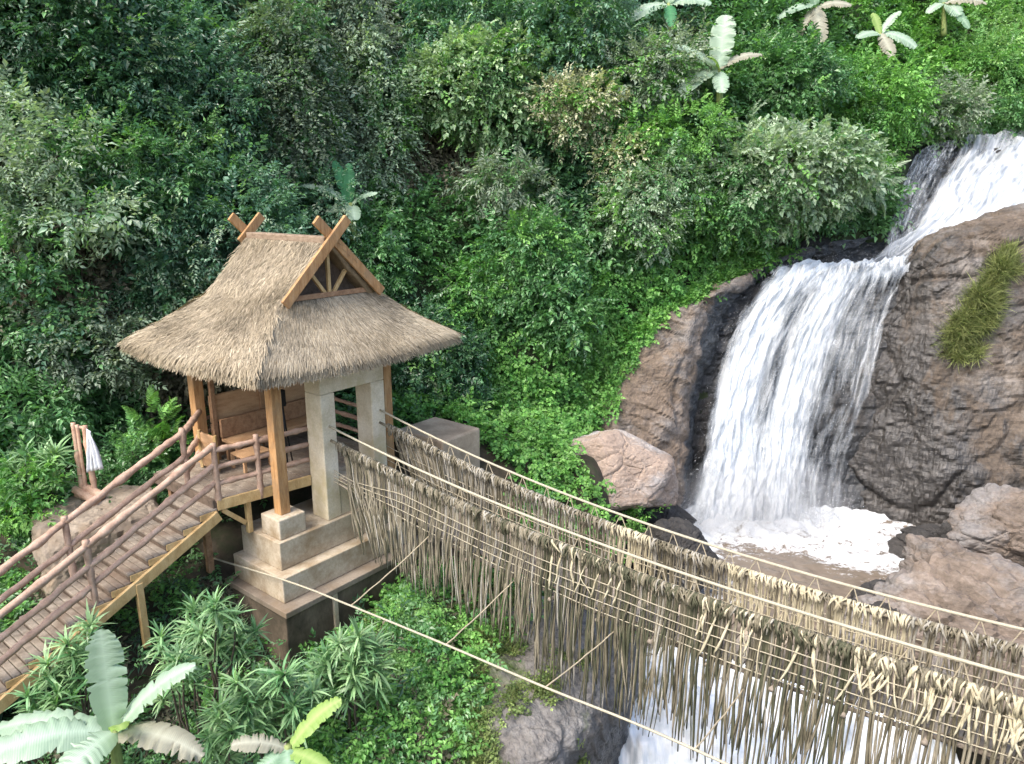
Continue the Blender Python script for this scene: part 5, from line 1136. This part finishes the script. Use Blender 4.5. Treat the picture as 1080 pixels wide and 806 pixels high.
inpl = lambda x, y: inblk(x, y) | (((x-P0[0])*AX[0]+(y-P0[1])*AX[1] > 0.0) & ((x-P0[0])*BX[0]+(y-P0[1])*BX[1] > .15) & ((x-P0[0])*BX[0]+(y-P0[1])*BX[1] < 4.2) & ((x-P0[0])*AX[0]+(y-P0[1])*AX[1] < 3.2))
carpet('leafy_ground_cover', 'mixed green weeds covering the bank under the stair', 4200, (-11, .9), (6.8, 16.5), gzf, 'broad', 'mid', .62, lambda x, y, z, k: (k > -.35) & ~inpl(x, y), lift=.3)
carpet('leafy_ground_cover', 'brighter green weeds scattered over the bank', 2600, (-10, .9), (6.8, 13), gzf, 'small', 'bright', .95, lambda x, y, z, k: (k > .05) & ~inpl(x, y), lift=.28)
carpet('leafy_ground_cover', 'dark shaded weeds on the bank', 2500, (-11, -1.5), (7, 16.5), gzf, 'long', 'dark', .7, lambda x, y, z, k: (k < .15) & ~inpl(x, y), lift=.2)
carpet('dry_ground_cover', 'dry brown stalks and dead leaves on the bank beside the stair', 3000, (-9, .9), (6.8, 14), gzf, 'small', 'brown', .9, lambda x, y, z, k: (k > -.05) & ~inpl(x, y), lift=.12)
carpet('moss', 'bright yellow green moss and tiny plants on the slope beside the bluff', 9000, (-3.2, 1.1), (7.4, 12.6), gzf, 'moss', 'yellow', 1.25, lambda x, y, z, k: (k > -.1) & ~inpl(x, y), lift=.08)
carpet('leafy_ground_cover', 'fresh green weeds at the foot of the retaining wall', 1600, (-3.4, .8), (9, 13), gzf, 'small', 'bright', .8, lambda x, y, z, k: (k > -.25) & ~inpl(x, y), lift=.25)
carpet('leafy_ground_cover', 'green weeds on the far bank between bridge and creepers', 5200, (-3, 3.4), (13.4, 21.5), gzf, 'creep', 'bright', 1.2, lambda x, y, z, k: (k > -.5) & ~inpl(x, y) & (np.hypot(x-2.9, y-18.2) > 1.5) & (x < 2.4+.4*k), lift=.25)
carpet('leafy_ground_cover', 'green weeds on the ground behind the pavilion', 2500, (-12, -2.5), (14, 20), gzf, 'broad', 'mid', .8, lambda x, y, z, k: ~inpl(x, y), lift=.25)
# creepers spilling over the outcrop
q = np.random.default_rng(919); on = normals(outcrop_g).reshape(-1, 3); ol = outcrop_g.reshape(-1, 3); cc = np.tile(np.linspace(0, 1, 170), 220); rr_ = np.repeat(np.linspace(0, 1, 220), 170)
k = (.42-cc)*2.2+.9*(rr_-.45)+.55*fbm(ol*.9, 3); pk = np.where((k > .34) & (rr_ > .22) & ((cc < .75) | (rr_ > .8)))[0]; pk = q.choice(pk, 2000); K = len(pk)
f = Fol(); f.add('creep', ol[pk]+on[pk]*.06, on[pk]*.3+q.normal(size=(K, 3))*.7-UP*.3, on[pk]+UP*.6+q.normal(size=(K, 3))*.3, q.uniform(.9, 1.5, K), q, np.clip(1+.25*fbm(ol[pk], 2), .6, 1.4), q.uniform(0, 1, K)); o = f.build('bright_creeper', 'bright'); tag(o, 'green creepers spilling over the upper left side of the rock outcrop', 'creeper', None, 'stuff')
# moss on the bluff
q = np.random.default_rng(808); bn = normals(bluff_g); fl = bluff_g.reshape(-1, 3); bnf = bn.reshape(-1, 3); cc = np.tile(np.linspace(0, 1, 210), 190)
k = fbm(fl*1.1+5, 3)+.55*(.45-cc)*2; pk = np.where((k > .12) & (fl[:, 2] > -.5))[0]; pk = q.choice(pk, 4200); K = len(pk)
f = Fol(); f.add('moss', fl[pk]+bnf[pk]*.03, q.normal(size=(K, 3))+bnf[pk]*.3, bnf[pk]+q.normal(size=(K, 3))*.3, q.uniform(.8, 1.5, K), q, 1+.25*q.normal(size=K), q.uniform(.1, .9, K)); o = f.build('moss', 'olive'); tag(o, 'olive moss patches on the grey bluff', 'moss', None, 'stuff')
f = Fol(); pk = q.choice(pk, 420); K = len(pk); f.add('tuft', fl[pk]+bnf[pk]*.02, q.normal(size=(K, 3))*.4+np.array([0, 1, 0]), UP+bnf[pk]*.5, q.uniform(.35, .7, K), q, None, q.uniform(.2, .8, K)); o = f.build('grass', 'grass'); tag(o, 'thin grass growing among the moss of the grey bluff', 'grass', None, 'stuff')
# grass tongue on the right cliff
g_ = cliff_g.reshape(-1, 3); n_ = normals(cliff_g).reshape(-1, 3)
dd = g_*np.array([1, 0, 1]); dep = g_[:, 1]*cp-(g_[:, 2]-CZ)*sp; gx_ = CX+F*g_[:, 0]/dep; gy_ = CY-F*(g_[:, 1]*sp+(g_[:, 2]-CZ)*cp)/dep
kk = np.hypot((gx_-(1040-(gy_-320)*.42))/17, (gy_-325)/54)+.8*fbm(g_*1.1, 4); pk = np.where((kk+.8*q.random(len(kk)) < 1.05) & (fbm(g_*2.6+4, 2) > -.12) & (g_[:, 1] < 23))[0]; pk = q.choice(pk, 1000); K = len(pk)
f = Fol(); f.add('tuft', g_[pk]+n_[pk]*.02, q.normal(size=(K, 3))*.4+np.array([0, .6, .5]), n_[pk]*.9+UP*.35+q.normal(size=(K, 3))*.25, q.uniform(.5, 1.25, K), q, 1+.25*q.normal(size=K), q.uniform(0, 1, K)); o = f.build('grass', 'grass'); tag(o, 'tongue of olive grass growing down the right cliff', 'grass', None, 'stuff')

# ------------------------------------------------------------------ camera, light
cd = bpy.data.cameras.new('camera'); cam = bpy.data.objects.new('camera', cd); COL.objects.link(cam); S.camera = cam
cd.sensor_width = 36; cd.lens = 36*F/1080; cd.clip_end = 600; cd.clip_start = .1
cam.location = (0, 0, CZ); cam.rotation_euler = (math.pi/2-PIT, 0, 0)
SD = Vector((-.52, -.50, .95)).normalized()
sun = bpy.data.lights.new('sun', 'SUN'); so = bpy.data.objects.new('sun', sun); COL.objects.link(so)
sun.energy = 1.1; sun.angle = R(24); sun.color = (1, .96, .9); so.rotation_euler = SD.to_track_quat('Z', 'Y').to_euler(); so.location = (-10, -10, 40)
w = bpy.data.worlds.new('World'); S.world = w; w.use_nodes = True; nt = w.node_tree; bg = nt.nodes['Background']
sk = nt.nodes.new('ShaderNodeTexSky'); sk.sky_type = 'NISHITA'; sk.sun_disc = False; sk.sun_elevation = math.asin(SD.z); sk.sun_rotation = math.atan2(SD.x, SD.y); sk.air_density = 1.0; sk.dust_density = 4.0; sk.ozone_density = 1.0
nt.links.new(sk.outputs[0], bg.inputs[0]); bg.inputs[1].default_value = .15
vs_ = S.view_settings; S.display_settings.display_device = 'sRGB'; vs_.view_transform = 'Standard'; vs_.look = 'None'; vs_.exposure = 1.55; vs_.gamma = 1; vs_.use_curve_mapping = False
S.cycles.max_bounces = 6; S.cycles.transparent_max_bounces = 16; S.cycles.use_denoising = True
